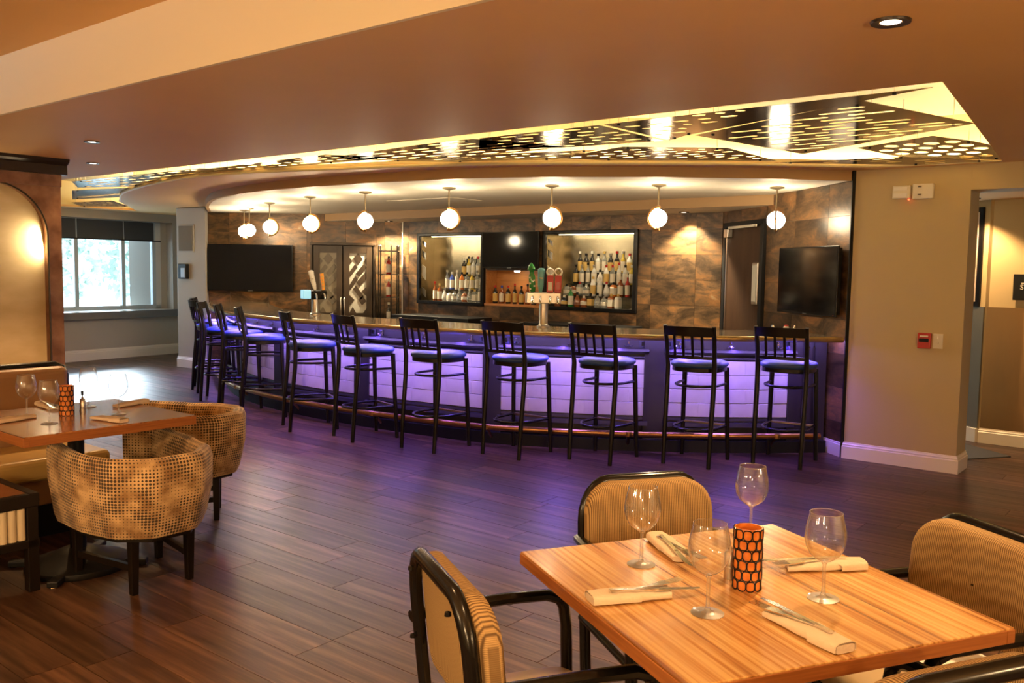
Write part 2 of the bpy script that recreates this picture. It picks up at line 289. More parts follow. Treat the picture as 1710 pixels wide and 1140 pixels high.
M = dict(
 soffit=mat('soffit_paint', (.80, .50, .21), .6, noise=(1.2, (.76, .46, .19), .3, .7)),
 cream=mat('cream_paint', (.86, .75, .52), .55),
 beige=mat('beige_wall_paint', (.47, .37, .20), .55, bump=(60, .05)),
 greige=mat('greige_wall_paint', (.44, .40, .34), .6, bump=(60, .05)),
 white=mat('white_paint', (.78, .76, .72), .5),
 trim=mat('white_trim_paint', (.80, .74, .64), .35),
 tray=mat('tray_paint', (.76, .66, .40), .5),
 barceil=mat('bar_ceiling_paint', (.76, .70, .58), .6),
 fascia=mat('fascia_paint', (.36, .22, .10), .5),
 joint=mat('dark_joint', (.03, .022, .016), .7),
 grout=mat('grout', (.07, .055, .04), .8),
 floor=plank_mat('walnut_plank', [(.022, .010, .006), (.068, .032, .018), (.16, .082, .046)], .36, scale=(1.3, 22, 22)),
 tile=tile_mat('rust_bronze_tile', [(.018, .011, .006), (.052, .031, .016), (.115, .066, .032), (.21, .098, .034), (.27, .20, .12)], .34, .2),
 black=mat('black_lacquer', (.006, .0055, .006), .25, spec=.35),
 blackmatte=mat('matte_black', (.006, .006, .0065), .5, spec=.3),
 blackmetal=mat('black_metal', (.005, .0045, .004), .22, 0, spec=.45),
 stool=mat('dark_stool_frame', (.006, .0042, .0036), .3, spec=.35),
 screen=mat('screen_glass', (.004, .004, .005), .08, spec=.6),
 bluevinyl=mat('blue_seat_vinyl', (.018, .050, .20), .5, bump=(90, .05)),
 bartop=mat('bar_top_stone', (.16, .12, .075), .16, noise=(14, (.30, .23, .15), .35, .7), coat=.5),
 barwood=mat('bar_front_dark_paint', (.022, .018, .026), .42),
 bartile=mat('white_brick_tile', (.62, .58, .56), .45, noise=(5, (.48, .44, .42), .35, .75), bump=(9, .25)),
 brass=mat('aged_brass', (.42, .22, .08), .28, 1),
 chrome=mat('chrome', (.8, .8, .8), .12, 1),
 steel=mat('brushed_steel', (.55, .52, .47), .32, 1),
 bronze=mat('bronze_panel', (.05, .036, .024), .13, .85, noise=(2.2, (.10, .066, .038), .35, .7)),
 copper=mat('copper_leaf', (.17, .075, .040), .36, .55, noise=(7, (.36, .19, .11), .35, .72), bump=(18, .1)),
 archpaint=mat('gold_plaster', (.50, .37, .19), .42, noise=(3.5, (.62, .48, .28), .3, .75, (1, 1, 2.5)), bump=(6, .06)),
 globe=mat('opal_globe', (1, 1, 1), .3, emit=(1.0, .80, .52), estr=72),
 nickel=mat('aged_nickel', (.33, .27, .18), .3, 1),
 tabletop=strip_wood('zebra_tabletop', [(.20, .070, .015), (.45, .215, .062), (.66, .42, .16)], .26, .45),
 tableedge=mat('table_edge_wood', (.24, .075, .018), .35, noise=(5, (.36, .13, .034), .3, .7, (1, 1, 30)), coat=.3),
 darktable=strip_wood('dark_tabletop', [(.15, .052, .014), (.30, .115, .034), (.42, .19, .07)], .26, .45),
 weave=weave_fabric('woven_gold_fabric'),
 seatvinyl=mat('tan_vinyl', (.50, .36, .19), .45, bump=(40, .05)),
 dots=dot_fabric('dotted_velvet'),
 leather=mat('brown_banquette_leather', (.23, .12, .05), .4, bump=(30, .1)),
 leatherseat=mat('tan_banquette_leather', (.42, .26, .08), .33, bump=(30, .08)),
 glassfoot=thin_glass('clear_glass_foot', (.90, .90, .89), .14, haze=.6, power=1.3),
 glass=thin_glass('clear_glass', (.95, .95, .945), .10, haze=.4, power=1.5),
 pane=thin_glass('window_pane', (.97, .99, 1), .05),
 bottleglass=thin_glass('clear_bottle_glass', (.86, .88, .86), .12, .18, (.7, .72, .68)),
 amber=mat('amber_liquor', (.20, .055, .012), .12, coat=.5), darkglass=mat('dark_bottle_glass', (.015, .012, .010), .1, coat=.5),
 green=mat('green_bottle_glass', (.02, .20, .04), .12, coat=.5), blue=mat('blue_bottle_glass', (.05, .09, .42), .12, coat=.5), clear2=mat('frosted_bottle_glass', (.55, .54, .50), .18, coat=.5),
 yellow=mat('yellow_liquor', (.50, .36, .05), .12, coat=.5), redb=mat('red_bottle', (.40, .03, .02), .2, coat=.4), orange=mat('orange_liquor', (.60, .18, .03), .15, coat=.4), whiteb=mat('white_bottle', (.75, .72, .66), .25, coat=.4),
 label=mat('paper_label', (.70, .64, .52), .6), blacklabel=mat('black_label', (.03, .03, .03), .5), goldlabel=mat('gold_label', (.60, .40, .12), .4),
 mirror=mat('antique_mirror', (.34, .30, .21), .24, 1, noise=(6, (.30, .26, .18), .4, .7)),
 shelfwood=mat('orange_shelf_wood', (.42, .17, .05), .4, noise=(4, (.55, .25, .08), .3, .7, (1, 12, 12))),
 cloth=mat('linen_napkin', (.66, .54, .40), .85, bump=(160, .25)),
 orangeglass=mat('orange_candle_glass', (.50, .125, .018), .25, emit=(1.0, .28, .03), estr=.04, coat=.3, noise=(40, (.62, .19, .03), .4, .6)),
 red=mat('red_plastic', (.45, .02, .015), .35), ivory=mat('ivory_plastic', (.72, .68, .58), .4),
 darkdoor=mat('dark_brown_door', (.034, .015, .007), .55, spec=.25, noise=(3, (.05, .024, .011), .3, .7, (6, 6, 1))),
 windowframe=mat('window_aluminium', (.55, .60, .62), .4, .3), blind=mat('roller_blind', (.05, .055, .065), .7), sill=mat('grey_sill', (.16, .16, .16), .5, bump=(120, .3)),
 mesh_grille=mat('brown_grille_cloth', (.19, .155, .11), .75, bump=(200, .4)),
 wainscot=mat('bronze_wainscot', (.34, .20, .085), .28, .75, noise=(2.5, (.25, .16, .08), .3, .7, (1, 1, .3))),
 matt=mat('ribbed_mat', (.06, .055, .05), .9, bump=(250, .6)),
 paper=mat('white_card', (.85, .84, .76), .5), pinkpaper=mat('poster_paper', (.55, .42, .34), .5),
 leaf=mat('pale_foliage', (.42, .50, .42), .7, noise=(1.5, (.60, .66, .60), .35, .7)), bark=mat('bark', (.12, .09, .07), .9), ground=mat('pale_gravel', (.62, .64, .62), .9),
 cornice=mat('dark_cornice', (.035, .024, .016), .35, .3), jade=mat('seafoam_handle', (.12, .36, .40), .3, coat=.4), orangeh=mat('orange_handle', (.85, .33, .02), .35, coat=.3),
 lampglow=mat('lamp_glow', (1, 1, 1), .3, emit=(1.0, .85, .62), estr=14), blueglow=mat('blue_led', (.1, .1, .1), .4, emit=(.40, .27, 1.0), estr=80),
 coveglow=mat('cove_led', (1, 1, 1), .4, emit=(1.0, .83, .49), estr=68), tapglow=mat('tap_badge_glow', (.3, .5, .6), .3, emit=(.25, .6, .75), estr=.8),
 redled=mat('red_led', (1, .1, .05), .4, emit=(1, .08, .02), estr=6), cabglow=mat('cabinet_led', (1, 1, 1), .4, emit=(1.0, .85, .5), estr=9), ribcream=mat('cream_ribbed_panel', (.62, .54, .38), .45), rust=mat('dark_frame_wood', (.009, .006, .0045), .38, spec=.3),
 frostpane=mat('patterned_pane', (.44, .40, .33), .35), darkwood=mat('dark_cabinet_wood', (.026, .015, .008), .4, noise=(3, (.042, .024, .012), .3, .7, (5, 5, 1))),
)

# ================================================================== STRUCTURE
def struct(o): o['kind'] = 'structure'; return o
def toUV(x, y): return (x * UX + y * UY, x * VX + y * VY)
ZC = 2.35
# ---- floor: boards laid along U
fl = struct(MB().prism([(-15, -4.3), (4.3, -4.3), (4.3, 9.6), (-15, 9.6)], -.06, -.003).build('floor', M['joint'], rz=ANG_U))
PL, PW = 1.22, .19
boards = []
for j in range(int(13.7 / PW)):
    V = -4.2 + (j + .5) * PW; off = random.random() * PL
    U = -15 + off
    while U < 4.2:
        x, y = uv(U + PL / 2, V); boards.append((U + PL / 2, V, x, y)); U += PL
def inview(x, y): return y > .9 and abs(x) < .64 * y + .7 and toUV(x, y)[1] < 7.4 + (2 if x < -2 or x > 3 else .3)
vis = sorted([b for b in boards if inview(b[2], b[3])], key=lambda b: b[3])
bm_ = MB().box((0, 0, -.006), (PL - .003, PW - .003, .012)).mesh('floor_board', bevel=0); bm_.materials.append(M['floor'])
near = vis[:300]; nearset = set(near)
for U, V, x, y in near:
    o = bpy.data.objects.new('floor_board', bm_); COL.objects.link(o); o.parent = fl; o.location = (U, V, 0)
mb = MB()
for b in boards:
    if b not in nearset and b[3] > -3: mb.box((b[0], b[1], -.006), (PL - .003, PW - .003, .012))
tag(mb.build('floor_boards_beyond', M['floor'], fl), kind='stuff')

# ---- dropped ceiling with the tray opening
ring_xy = catmull([(-5.34, 12.04, 0), (-4.49, 10.34, 0), (-3.0, 8.5, 0), (-1.49, 7.70, 0), (-.79, 7.40, 0), (.19, 7.13, 0), (1.13, 7.01, 0), (2.06, 6.97, 0), (2.69, 6.97, 0), (3.1, 6.8, 0), (3.55, 6.5, 0)], 5)
tray = [(-1.0, 4.2), (-13.4, 4.12), (-13.4, 7.2)] + [toUV(p.x, p.y) for p in ring_xy]
ceil_o = obj('ceiling', plate_mesh('ceiling', [(-14.2, 2.15), (4.1, 2.15), (4.1, 11.6), (-14.2, 11.6)], [tray], lambda x, y, t: (x, y, ZC + t), .03), M['soffit'], rz=ANG_U); struct(ceil_o)
def offset_poly(P, d):
    out = []; n = len(P); A = sum(P[i][0] * P[(i + 1) % n][1] - P[(i + 1) % n][0] * P[i][1] for i in range(n)); sg = 1 if A > 0 else -1
    for i in range(n):
        a, b, c = Vector(P[i - 1]), Vector(P[i]), Vector(P[(i + 1) % n]); t1 = (b - a).normalized(); t2 = (c - b).normalized()
        n1 = Vector((t1.y, -t1.x)) * sg; n2 = Vector((t2.y, -t2.x)) * sg; m_ = (n1 + n2).normalized(); out.append(tuple(b + m_ * (d / max(.5, m_.dot(n1)))))
    return out
trough = offset_poly(tray, .17); strip = offset_poly(tray, .11)
mb = MB(); n = len(tray)
for i in range(n):
    a, b = trough[i], trough[(i + 1) % n]; mb.add([(*a, ZC + .03), (*b, ZC + .03), (*b, 2.74), (*a, 2.74)], [(0, 1, 2, 3)])
mb.build('tray_side', M['tray'], ceil_o, smooth=30)
MB().prism(trough, 2.74, 2.77).build('tray_top', M['tray'], ceil_o)
ringUV = [toUV(p.x, p.y) for p in ring_xy]
MB().tube([(a, b, ZC + .012) for a, b in ringUV], .014, 6).build('ring_lip', M['tray'], ceil_o, smooth=60)
mb = MB()
for i in range(n):
    a, b = tray[i], tray[(i + 1) % n]; mb.add([(*a, ZC + .029), (*b, ZC + .029), (*b, ZC + .055), (*a, ZC + .055)], [(0, 1, 2, 3)])
mb.build('cove_lip', M['tray'], ceil_o)
# cove LED strips lying in the trough behind the lip
for a0, a1, nm_ in ((0, 1, 'near'), (2, len(strip) - 1, 'ring'), (len(strip) - 1, len(strip), 'end')):
    pts_ = [strip[k % len(strip)] for k in range(a0, a1 + 1)]
    MB().tube([(a, b, ZC + .045) for a, b in pts_], .011, 5).build('cove_led_strip', M['coveglow'], ceil_o)
# raised ceiling near the camera
struct(MB().prism([(-14.2, -4.3), (4.1, -4.3), (4.1, 2.17), (-14.2, 2.17)], 2.67, 2.72).build('ceiling_raised', M['soffit'], rz=ANG_U))
struct(MB().prism([(-14.2, 2.145), (4.1, 2.145), (4.1, 2.165), (-14.2, 2.165)], ZC - .001, 2.67).build('trim_1', M['cream'], rz=ANG_U))

# ---- bar soffit
BARC = Curve([(2.72, 7.21), (1.87, 7.13), (.92, 7.16), (.2, 7.28), (-.48, 7.51), (-1.59, 8.2), (-2.59, 9.06), (-3.37, 10.08), (-3.91, 11.31), (-4.2, 12.2), (-4.36, 12.7)], 10)
BL = BARC.L[-1]
cpts, cnrm = BARC.sample(0, BL, .12)
bc = MB().prism([p for p in cpts] + [(-2.70, 12.75), (2.55, 8.52)], 2.27, 2.30).build('ceiling_bar', M['barceil']); struct(bc)
MB().sweep(cpts, cnrm, [(-.012, 2.268), (.03, 2.268), (.03, ZC), (-.012, ZC)]).build('fascia', M['fascia'], bc, smooth=40)
lowp = [(2.55, 8.52), (2.36, 9.9), (-1.5, 12.95), (-2.70, 12.80)]
lc = MB().prism(lowp, 2.17, 2.20).build('ceiling_back_bar', M['barceil']); struct(lc)
d = Vector((-2.70 - 2.55, 12.75 - 8.52)); MB().box(((2.55 - 2.70) / 2, (8.52 + 12.75) / 2, 2.22), (d.length, .03, .10), rz=math.atan2(d.y, d.x)).build('drop_face', M['fascia'], lc)
MB().box((-.9, 9.95, 2.267), (1.0, .5, .006), rz=ANG_U).build('access_panel', M['barceil'], bc, bevel=.002)

# ---- painted walls (UV aligned)
def uvbox(name, U0, U1, V0, V1, z0, z1, m, parent=None, bevel=0):
    o = MB().prism([(U0, V0), (U1, V0), (U1, V1), (U0, V1)], z0, z1).build(name, m, parent, bevel=bevel)
    if not parent: o.rotation_euler = (0, 0, ANG_U); struct(o)
    return o
wr = uvbox('wall_right', -2.36, -1.51, 7.35, 7.65, 0, ZC, M['beige'])
uvbox('wall_right_header', -1.515, 2.0, 7.352, 7.648, 2.16, ZC, M['beige'])
uvbox('ceiling_hall', -2.2, 2.2, 7.65, 9.6, 2.20, 2.25, M['soffit'])
wh = uvbox('wall_hall', -1.66, 2.2, 8.92, 9.05, 0, 2.2, M['beige'])
uvbox('wainscot_sheet', -1.655, 2.0, 8.905, 8.92, .13, 1.24, M['wainscot'], wh)
uvbox('wall_hall_end', 1.2, 1.4, 7.65, 8.92, 0, 2.2, M['beige'])
p0 = Vector((4.272, 7.97)); p1 = Vector((4.06, 8.75)); dd = (p1 - p0); wl = dd.length
whl = struct(MB().box((wl / 2, -.06, 1.1), (wl, .12, 2.2)).build('wall_hall_left', M['beige'], loc=(p0.x, p0.y, 0), rz=math.atan2(dd.y, dd.x)))
MB().box((wl / 2, .008, .685), (wl, .014, 1.11)).build('wainscot_sheet', mat('steel_wainscot', (.30, .28, .22), .3, .7), whl)
MB().box((wl / 2, .015, .065), (wl, .03, .13)).build('base_board', M['trim'], whl, bevel=.004)
uvbox('wall_side', 4.0, 4.2, -4.2, 7.4, 0, 2.7, M['beige'])
uvbox('wall_side_return', 1.4, 4.2, 7.35, 7.5, 0, 2.7, M['beige'])
uvbox('wall_rear', -7.8, 4.2, -4.2, -4.0, 0, 2.7, M['beige'])
uvbox('wall_left_return', -13.9, -7.66, 3.05, 3.30, 0, 2.7, M['greige'])
def skirting(name, pts, h=.135, t=.022):
    """skirting along plan points; room side is to the left of travel"""
    P = [Vector(p) for p in pts]; N_ = []
    for i in range(len(P)):
        a = P[max(i - 1, 0)]; b = P[min(i + 1, len(P) - 1)]
        def nn(p, q): t_ = (q - p).normalized(); return Vector((-t_.y, t_.x))
        if 0 < i < len(P) - 1:
            n1 = nn(a, P[i]); n2 = nn(P[i], b); m_ = (n1 + n2).normalized(); m_ = m_ / max(.35, m_.dot(n1))
        else: m_ = nn(a, b)
        N_.append(tuple(m_))
    o = MB().sweep([tuple(p) for p in P], N_, [(0, 0), (t, 0), (t, h * .74), (t * .72, h * .78), (t * .72, h * .86), (t * .4, h * .92), (t * .3, h), (0, h)]).build(name, M['trim'], smooth=25); return struct(o)
Wc = uv(-2.36, 7.35); W2 = uv(-1.51, 7.35); W3 = uv(-1.51, 7.65)
skirting('baseboard_right', [W3, W2, Wc, (Wc[0] - .085, Wc[1] + .47)])
skirting('baseboard_hall', [uv(1.2, 8.905), uv(-1.655, 8.905)])

# ---- wall segments defined by origin + direction (room side on the left), with tile pieces
def seg_wall(name, a, b, z1, m, holes=(), t=.12):
    a = Vector(a); b = Vector(b); d = b - a
    me = plate_mesh(name, [(0, 0), (d.length, 0), (d.length, z1), (0, z1)], [[(h[0], h[2]), (h[1], h[2]), (h[1], h[3]), (h[0], h[3])] for h in holes], lambda x, y, q: (x, -q, y), t)
    return struct(obj(name, me, m, loc=(a.x, a.y, 0), rz=math.atan2(d.y, d.x))), d.length
def rect_minus(r, h):
    x0, x1, z0, z1 = r; a0, a1, b0, b1 = h
    if a0 >= x1 or a1 <= x0 or b0 >= z1 or b1 <= z0: return [r]
    out = []
    if a0 > x0: out.append((x0, a0, z0, z1))
    if a1 < x1: out.append((a1, x1, z0, z1))
    c0, c1 = max(x0, a0), min(x1, a1)
    if b0 > z0: out.append((c0, c1, z0, b0))
    if b1 < z1: out.append((c0, c1, b1, z1))
    return out
def lay_tiles(wall, x0, x1, z0, z1, holes, tw=.56, th=.285, m=None, xoff=0.0, gap=.003, t=.010, name='wall_tile'):
    cache = {}; r_i = 0; z = z0
    while z < z1 - .01:
        x = x0 - xoff
        while x < x1 - .01:
            rs = [(max(x, x0), min(x + tw, x1), z, min(z + th, z1))]
            for h in holes: rs = [q for r in rs for q in rect_minus(r, h)]
            for a, b, c, d in rs:
                if b - a < .03 or d - c < .02: continue
                k = (round(b - a, 3), round(d - c, 3))
                if k not in cache:
                    cache[k] = MB().box((0, 0, 0), (k[0] - gap, t, k[1] - gap)).mesh(name); cache[k].materials.append(m or M['tile'])
                o = bpy.data.objects.new(name, cache[k]); COL.objects.link(o); o.parent = wall; o.location = ((a + b) / 2, t / 2, (c + d) / 2)
            x += tw
        z += th; r_i += 1
# right tiled wall with the door and a screen
RW0 = Vector(Wc); RW1 = Vector((2.28, 9.70))
wbr, lr = seg_wall('wall_bar_right', RW0, RW1, ZC, M['grout'])
lay_tiles(wbr, 0.012, lr, .0, 2.27, [(1.48, 2.40, 0, 2.04)], xoff=.2)
MB().box((.004, .012, ZC / 2), (.012, .03, ZC)).build('corner_bead', M['blackmatte'], wbr)
# back wall with cabinets
BW0 = Vector((2.28, 9.66)); BW1 = Vector((-1.58, 12.70))
bwall, lb = seg_wall('wall_back', BW0, BW1, ZC, M['grout'], [(1.05, 2.41, 1.04, 1.98), (2.43, 3.36, 1.04, 1.52), (3.38, 4.60, 1.04, 1.98)])
lay_tiles(bwall, 0, lb, .0, 2.18, [(1.05, 2.41, 1.04, 1.98), (2.41, 3.38, 1.04, 1.52), (3.38, 4.60, 1.04, 1.98)], xoff=.25)
MB().box((lb - .002, .004, 1.1), (.02, .03, 2.17)).build('edge_bead', M['trim'], bwall)
struct(MB().box((0, 0, 0), (.02, 1.1, 2.35)).build('wall_back_end', M['grout'], loc=(-1.575, 13.25, 1.175)))
struct(MB().box((0, 0, 1.2), (6.6, .1, 2.4), rz=math.atan2(3.04, -3.86)).build('wall_sky_block', M['grout'], loc=(.75, 11.75, 0)))  # unseen board added behind the back wall to block sky light
# left tiled wall
LW0 = Vector((-1.40, 12.80)); LW1 = Vector((-4.41, 12.80))
wbl, ll = seg_wall('wall_bar_left', LW0, LW1, ZC, M['grout'])
lay_tiles(wbl, 0, ll, .0, 2.30, [(.58, 1.51, 0, 1.86)], xoff=.1)
# column beside it, window wall and far corner
colp = [(-4.41, 12.70), (-4.41, 15.6), (-4.95, 15.6), (-5.12, 13.55), (-4.98, 13.10)]
struct(MB().prism(colp, 0, ZC).build('wall_column', M['greige'], bevel=.02))
skirting('baseboard_column', [(-4.41, 12.70), (-4.98, 13.10), (-5.12, 13.55), (-4.95, 15.5)], h=.16)
WA = Vector((-5.70, 15.19)); WD = Vector((-.539, -.842)); WB = WA + WD * 6.6
ww, lw_ = seg_wall('wall_window', WA, WB, ZC, M['greige'], [(.17, 3.6, .76, 2.22)], t=.34)
skirting('baseboard_window', [tuple(WA), tuple(WB)], h=.17)
struct(MB().box((.9, -.05, ZC / 2), (2.2, .1, ZC)).build('wall_far', M['greige'], loc=(-4.6, 15.6, 0), rz=PI + .33))
skirting('baseboard_far', [(-4.6, 15.55), (-5.72, 15.16)], h=.17)
# window in its deep reveal
win = empty('window_1', (WA.x, WA.y, 0), math.atan2(WD.y, WD.x)); struct(win)
YG = -.26
mb = MB(); mb.box((1.9, YG, .80), (3.4, .06, .07)); mb.box((1.9, YG, 2.19), (3.4, .06, .06)); mb.build('window_frame', M['windowframe'], win)
for x in (.37, .94, 1.75, 2.40, 3.3): MB().box((x, YG, 1.49), (.065, .07, 1.42)).build('mullion', M['windowframe'], win, bevel=.006)
for a, b in ((.40, .91), (.97, 1.72), (1.78, 2.37), (2.43, 3.27)):
    MB().box(((a + b) / 2, YG, 1.49), (b - a, .006, 1.36)).build('pane', M['pane'], win)
    MB().box(((a + b) / 2, YG + .05, 2.06), (b - a + .03, .012, .30)).build('roller_blind', M['blind'], win)
MB().box((1.9, YG + .05, 1.905), (3.3, .02, .018)).build('blind_rail', M['blackmatte'], win)
MB().box((.26, YG, 1.49), (.16, .06, 1.42)).build('jamb_filler', M['white'], win)
MB().box((1.9, -.14, .73), (3.6, .44, .05)).build('window_sill', M['white'], win, bevel=.008)
MB().box((1.9, .05, .70), (3.62, .07, .12)).build('sill_front', M['sill'], win, bevel=.006)
# left partition with the arched plaster panel
UL = -7.45; VE = 3.345
wlo = plate_mesh('wall_left', [(-4.2, 0), (VE, 0), (VE, ZC), (-4.2, ZC)], [], lambda x, y, q: (UL + q - .30, x, y), .22)
wlft = struct(obj('wall_left', wlo, M['greige'], rz=ANG_U))
va, ra = VE - .10, .42
arch = [(va, .02)] + [(va - ra + ra * math.cos(t), 1.72 + ra * math.sin(t)) for t in [i * PI / 24 for i in range(25)]] + [(va - 2 * ra, .02)]
arch_frame = plate_mesh('arch_frame', [(va - 2 * ra - .10, 0), (VE, 0), (VE, ZC), (va - 2 * ra - .10, ZC)], [arch], lambda x, y, q: (UL + q - .08, x, y), .08)
obj('arch_frame', arch_frame, M['copper'], wlft)
bd = MB(); bd.tube([(UL + .002, a, b) for a, b in arch], .008, 6); bd.build('arch_bead', M['cornice'], wlft, smooth=60)
MB().prism([(UL - .085, va - 2 * ra), (UL - .075, va - 2 * ra), (UL - .075, va), (UL - .085, va)], .02, 2.16).build('plaster_panel', M['archpaint'], wlft)
lamp('AREA', 'arch_wash', (UL - .03, va - .012, 1.66), 5, CREAM, wlft, aim=(UL - .08, va - .3, 1.62), size=.03, sizey=.25)
cr = MB(); cr.sweep([(UL, -1.5), (UL, VE + .045)], [(1, 0), (1, 0)], [(0, 2.225), (.05, 2.225), (.05, 2.30), (.09, 2.325), (.10, 2.349), (0, 2.349)])
struct(cr.build('trim_2', M['cornice'], rz=ANG_U))
cr = MB(); cr.sweep([(UL, -1.5), (UL, VE + .012)], [(1, 0), (1, 0)], [(0, 2.13), (.012, 2.13), (.018, 2.225), (0, 2.225)])
struct(cr.build('trim_3', M['copper'], rz=ANG_U))
struct(MB().prism([(UL - .3, VE), (UL, VE), (UL, VE + .01), (UL - .3, VE + .01)], 0, 2.13).build('trim_4', M['copper'], rz=ANG_U))

# ---- door in the right tiled wall
dr = empty('door_1', (Wc[0], Wc[1], 0), math.atan2((RW1 - RW0).y, (RW1 - RW0).x)); struct(dr)
MB().box((1.95, .012, 1.0), (.80, .03, 1.98)).build('door_leaf', M['darkdoor'], dr, bevel=.003)
for x in (1.515, 2.375): MB().box((x, .022, 1.01), (.065, .05, 2.03)).build('door_jamb', M['blackmatte'], dr, bevel=.003)
MB().box((1.945, .022, 2.02), (.93, .05, .05)).build('door_head', M['blackmatte'], dr)
MB().box((2.325, .034, 1.0), (.014, .014, 1.96)).build('hinge', M['chrome'], dr)
vp = MB(); vp.prism([(1.62 + .07 * c + (.06 if c > 0 else -.0), 0) for c in ()] or [(1.58, .02), (1.70, .02), (1.70, .045), (1.58, .045)], 1.20, 1.62); vp.build('vision_panel', M['steel'], dr, bevel=.01)
MB().box((1.64, .048, 1.41), (.085, .006, .36)).build('vision_glass', mat('pale_glass', (.55, .55, .50), .15), dr, bevel=.003)
MB().box((2.25, .06, 1.93), (.10, .06, .09)).build('door_closer', M['steel'], dr, bevel=.008)
MB().box((1.90, .07, 1.985), (.62, .02, .025)).build('closer_arm', M['ivory'], dr)

# ---- outdoors seen through the window
struct(MB().prism([(-40, 3), (-5.5, 19), (-5, 60), (-60, 60)], -.35, -.3).build('ground', M['ground']))
def outdoor_tree(x, y, h, r, label):
    t = empty('garden_tree', (x, y, -.3)); tag(t, label, 'tree', 'trees outside the window')
    MB().tube([(0, 0, 0), (.05, .02, h * .4), (.0, .1, h * .7)], [.14, .10, .05], 7).build('trunk', M['bark'], t)
    mb = MB()
    for i in range(2600):
        a = random.random() * 2 * PI; b = math.acos(random.uniform(-.7, 1)); q = r * random.uniform(.6, 1.05)
        c = Vector((q * math.sin(b) * math.cos(a), q * math.sin(b) * math.sin(a), h * .55 + q * .9 * math.cos(b)))
        e1 = Vector((random.gauss(0, 1), random.gauss(0, 1), random.gauss(0, 1))).normalized() * .13; e2 = e1.orthogonal().normalized() * .07
        mb.add([c - e1, c + e2, c + e1, c - e2], [(0, 1, 2, 3)])
    tag(mb.build('crown_leaves', M['leaf'], t), kind='stuff')
outdoor_tree(-13.2, 17.2, 3.6, 1.75, 'pale leafy tree filling the left window panes')
outdoor_tree(-11.4, 20.4, 3.8, 1.8, 'pale leafy tree behind the middle window pane')
outdoor_tree(-8.9, 23.2, 3.8, 1.8, 'pale leafy tree showing in the right window pane')

# ================================================================== CEILING THINGS
def downlight(x, y, z, label, watts, angle=95, r=.055, color=WARM, aim=None, glow='lampglow'):
    t = empty('recessed_downlight', (x, y, z)); tag(t, label, 'downlight', 'recessed downlights')
    MB().lathe([(r * .70, -.003), (r * .74, -.006), (r * 1.25, -.008), (r * 1.3, .0), (r * 1.3, .004)], 28, caps=False).build('trim_ring', M['cornice'], t, smooth=40)
    MB().lathe([(.001, -.004), (r * .66, -.004)], 20, caps=False).build('lens', M[glow], t)
    lamp('SPOT', 'downlight_beam', (0, 0, -.012), watts, color, t, aim=(aim or (0, 0, -1)), size=.035, angle=angle, blend=.5)
    return t
# ---- perforated bronze ceiling panels
PANELS = [
 ('large perforated bronze ceiling panel with long slots, nearest the camera', [(1.21, 6.02), (1.84, 4.76), (2.77, 5.40), (2.21, 6.86)], .957, .26, .048, .105),
 ('pointed bronze ceiling panel with short dashes along the near tray edge', [(2.04, 4.40), (1.15, 6.03), (1.08, 6.26), (.56, 5.64)], .957, .11, .05, .12),
 ('bronze ceiling panel with big square holes in the right tray corner', [(2.49, 6.50), (2.75, 5.90), (3.12, 6.10), (3.36, 6.28), (3.86, 7.05), (3.03, 6.98)], .915, .085, .14, .20),
 ('narrow slotted bronze ceiling panel above the beige wall', [(2.16, 7.44), (3.01, 6.95), (3.80, 7.10), (3.36, 7.42)], .900, .16, .045, .11),
 ('slotted bronze ceiling panel above the two rightmost globe lamps', [(.80, 6.62), (1.57, 6.60), (2.14, 7.30), (.72, 7.42), (.35, 7.31)], .935, .10, .05, .11),
 ('glossy dashed bronze ceiling panel above the fourth bar stool from the right', [(-.25, 6.31), (.53, 5.67), (1.05, 6.29), (.45, 6.65), (-.28, 6.90)], .957, .13, .05, .11),
 ('long slotted bronze ceiling panel in the middle of the tray', [(-1.50, 7.47), (-.72, 6.68), (-.30, 6.34), (.40, 6.66), (-.51, 7.50), (-1.35, 7.70)], .957, .16, .05, .11),
 ('slotted bronze ceiling panel along the curved ring, mid bar', [(-1.14, 7.70), (0.0, 7.08), (.64, 6.80), (.33, 7.42), (-.52, 7.68)], .95, .10, .05, .12),
 ('dashed bronze ceiling panel above the fifth globe lamp from the right', [(-3.15, 8.72), (-1.56, 7.34), (-1.02, 7.44), (-1.55, 7.86), (-3.05, 8.95)], .957, .12, .05, .105),
 ('bronze ceiling panel reflecting blue daylight near the copper arch', [(-4.99, 10.04), (-3.0, 8.50), (-2.6, 8.55), (-4.49, 10.55), (-5.30, 10.81)], .95, .20, .055, .15),
 ('bronze ceiling panel with a row of round holes near the window', [(-5.60, 11.27), (-4.56, 10.70), (-3.7, 9.8), (-5.34, 12.20), (-6.38, 12.84)], .95, .08, .13, .22),
 ('small bronze ceiling panel right above the window', [(-6.70, 13.46), (-5.85, 12.95), (-6.15, 14.2), (-7.0, 14.4)], .93, .12, .06, .16),
]
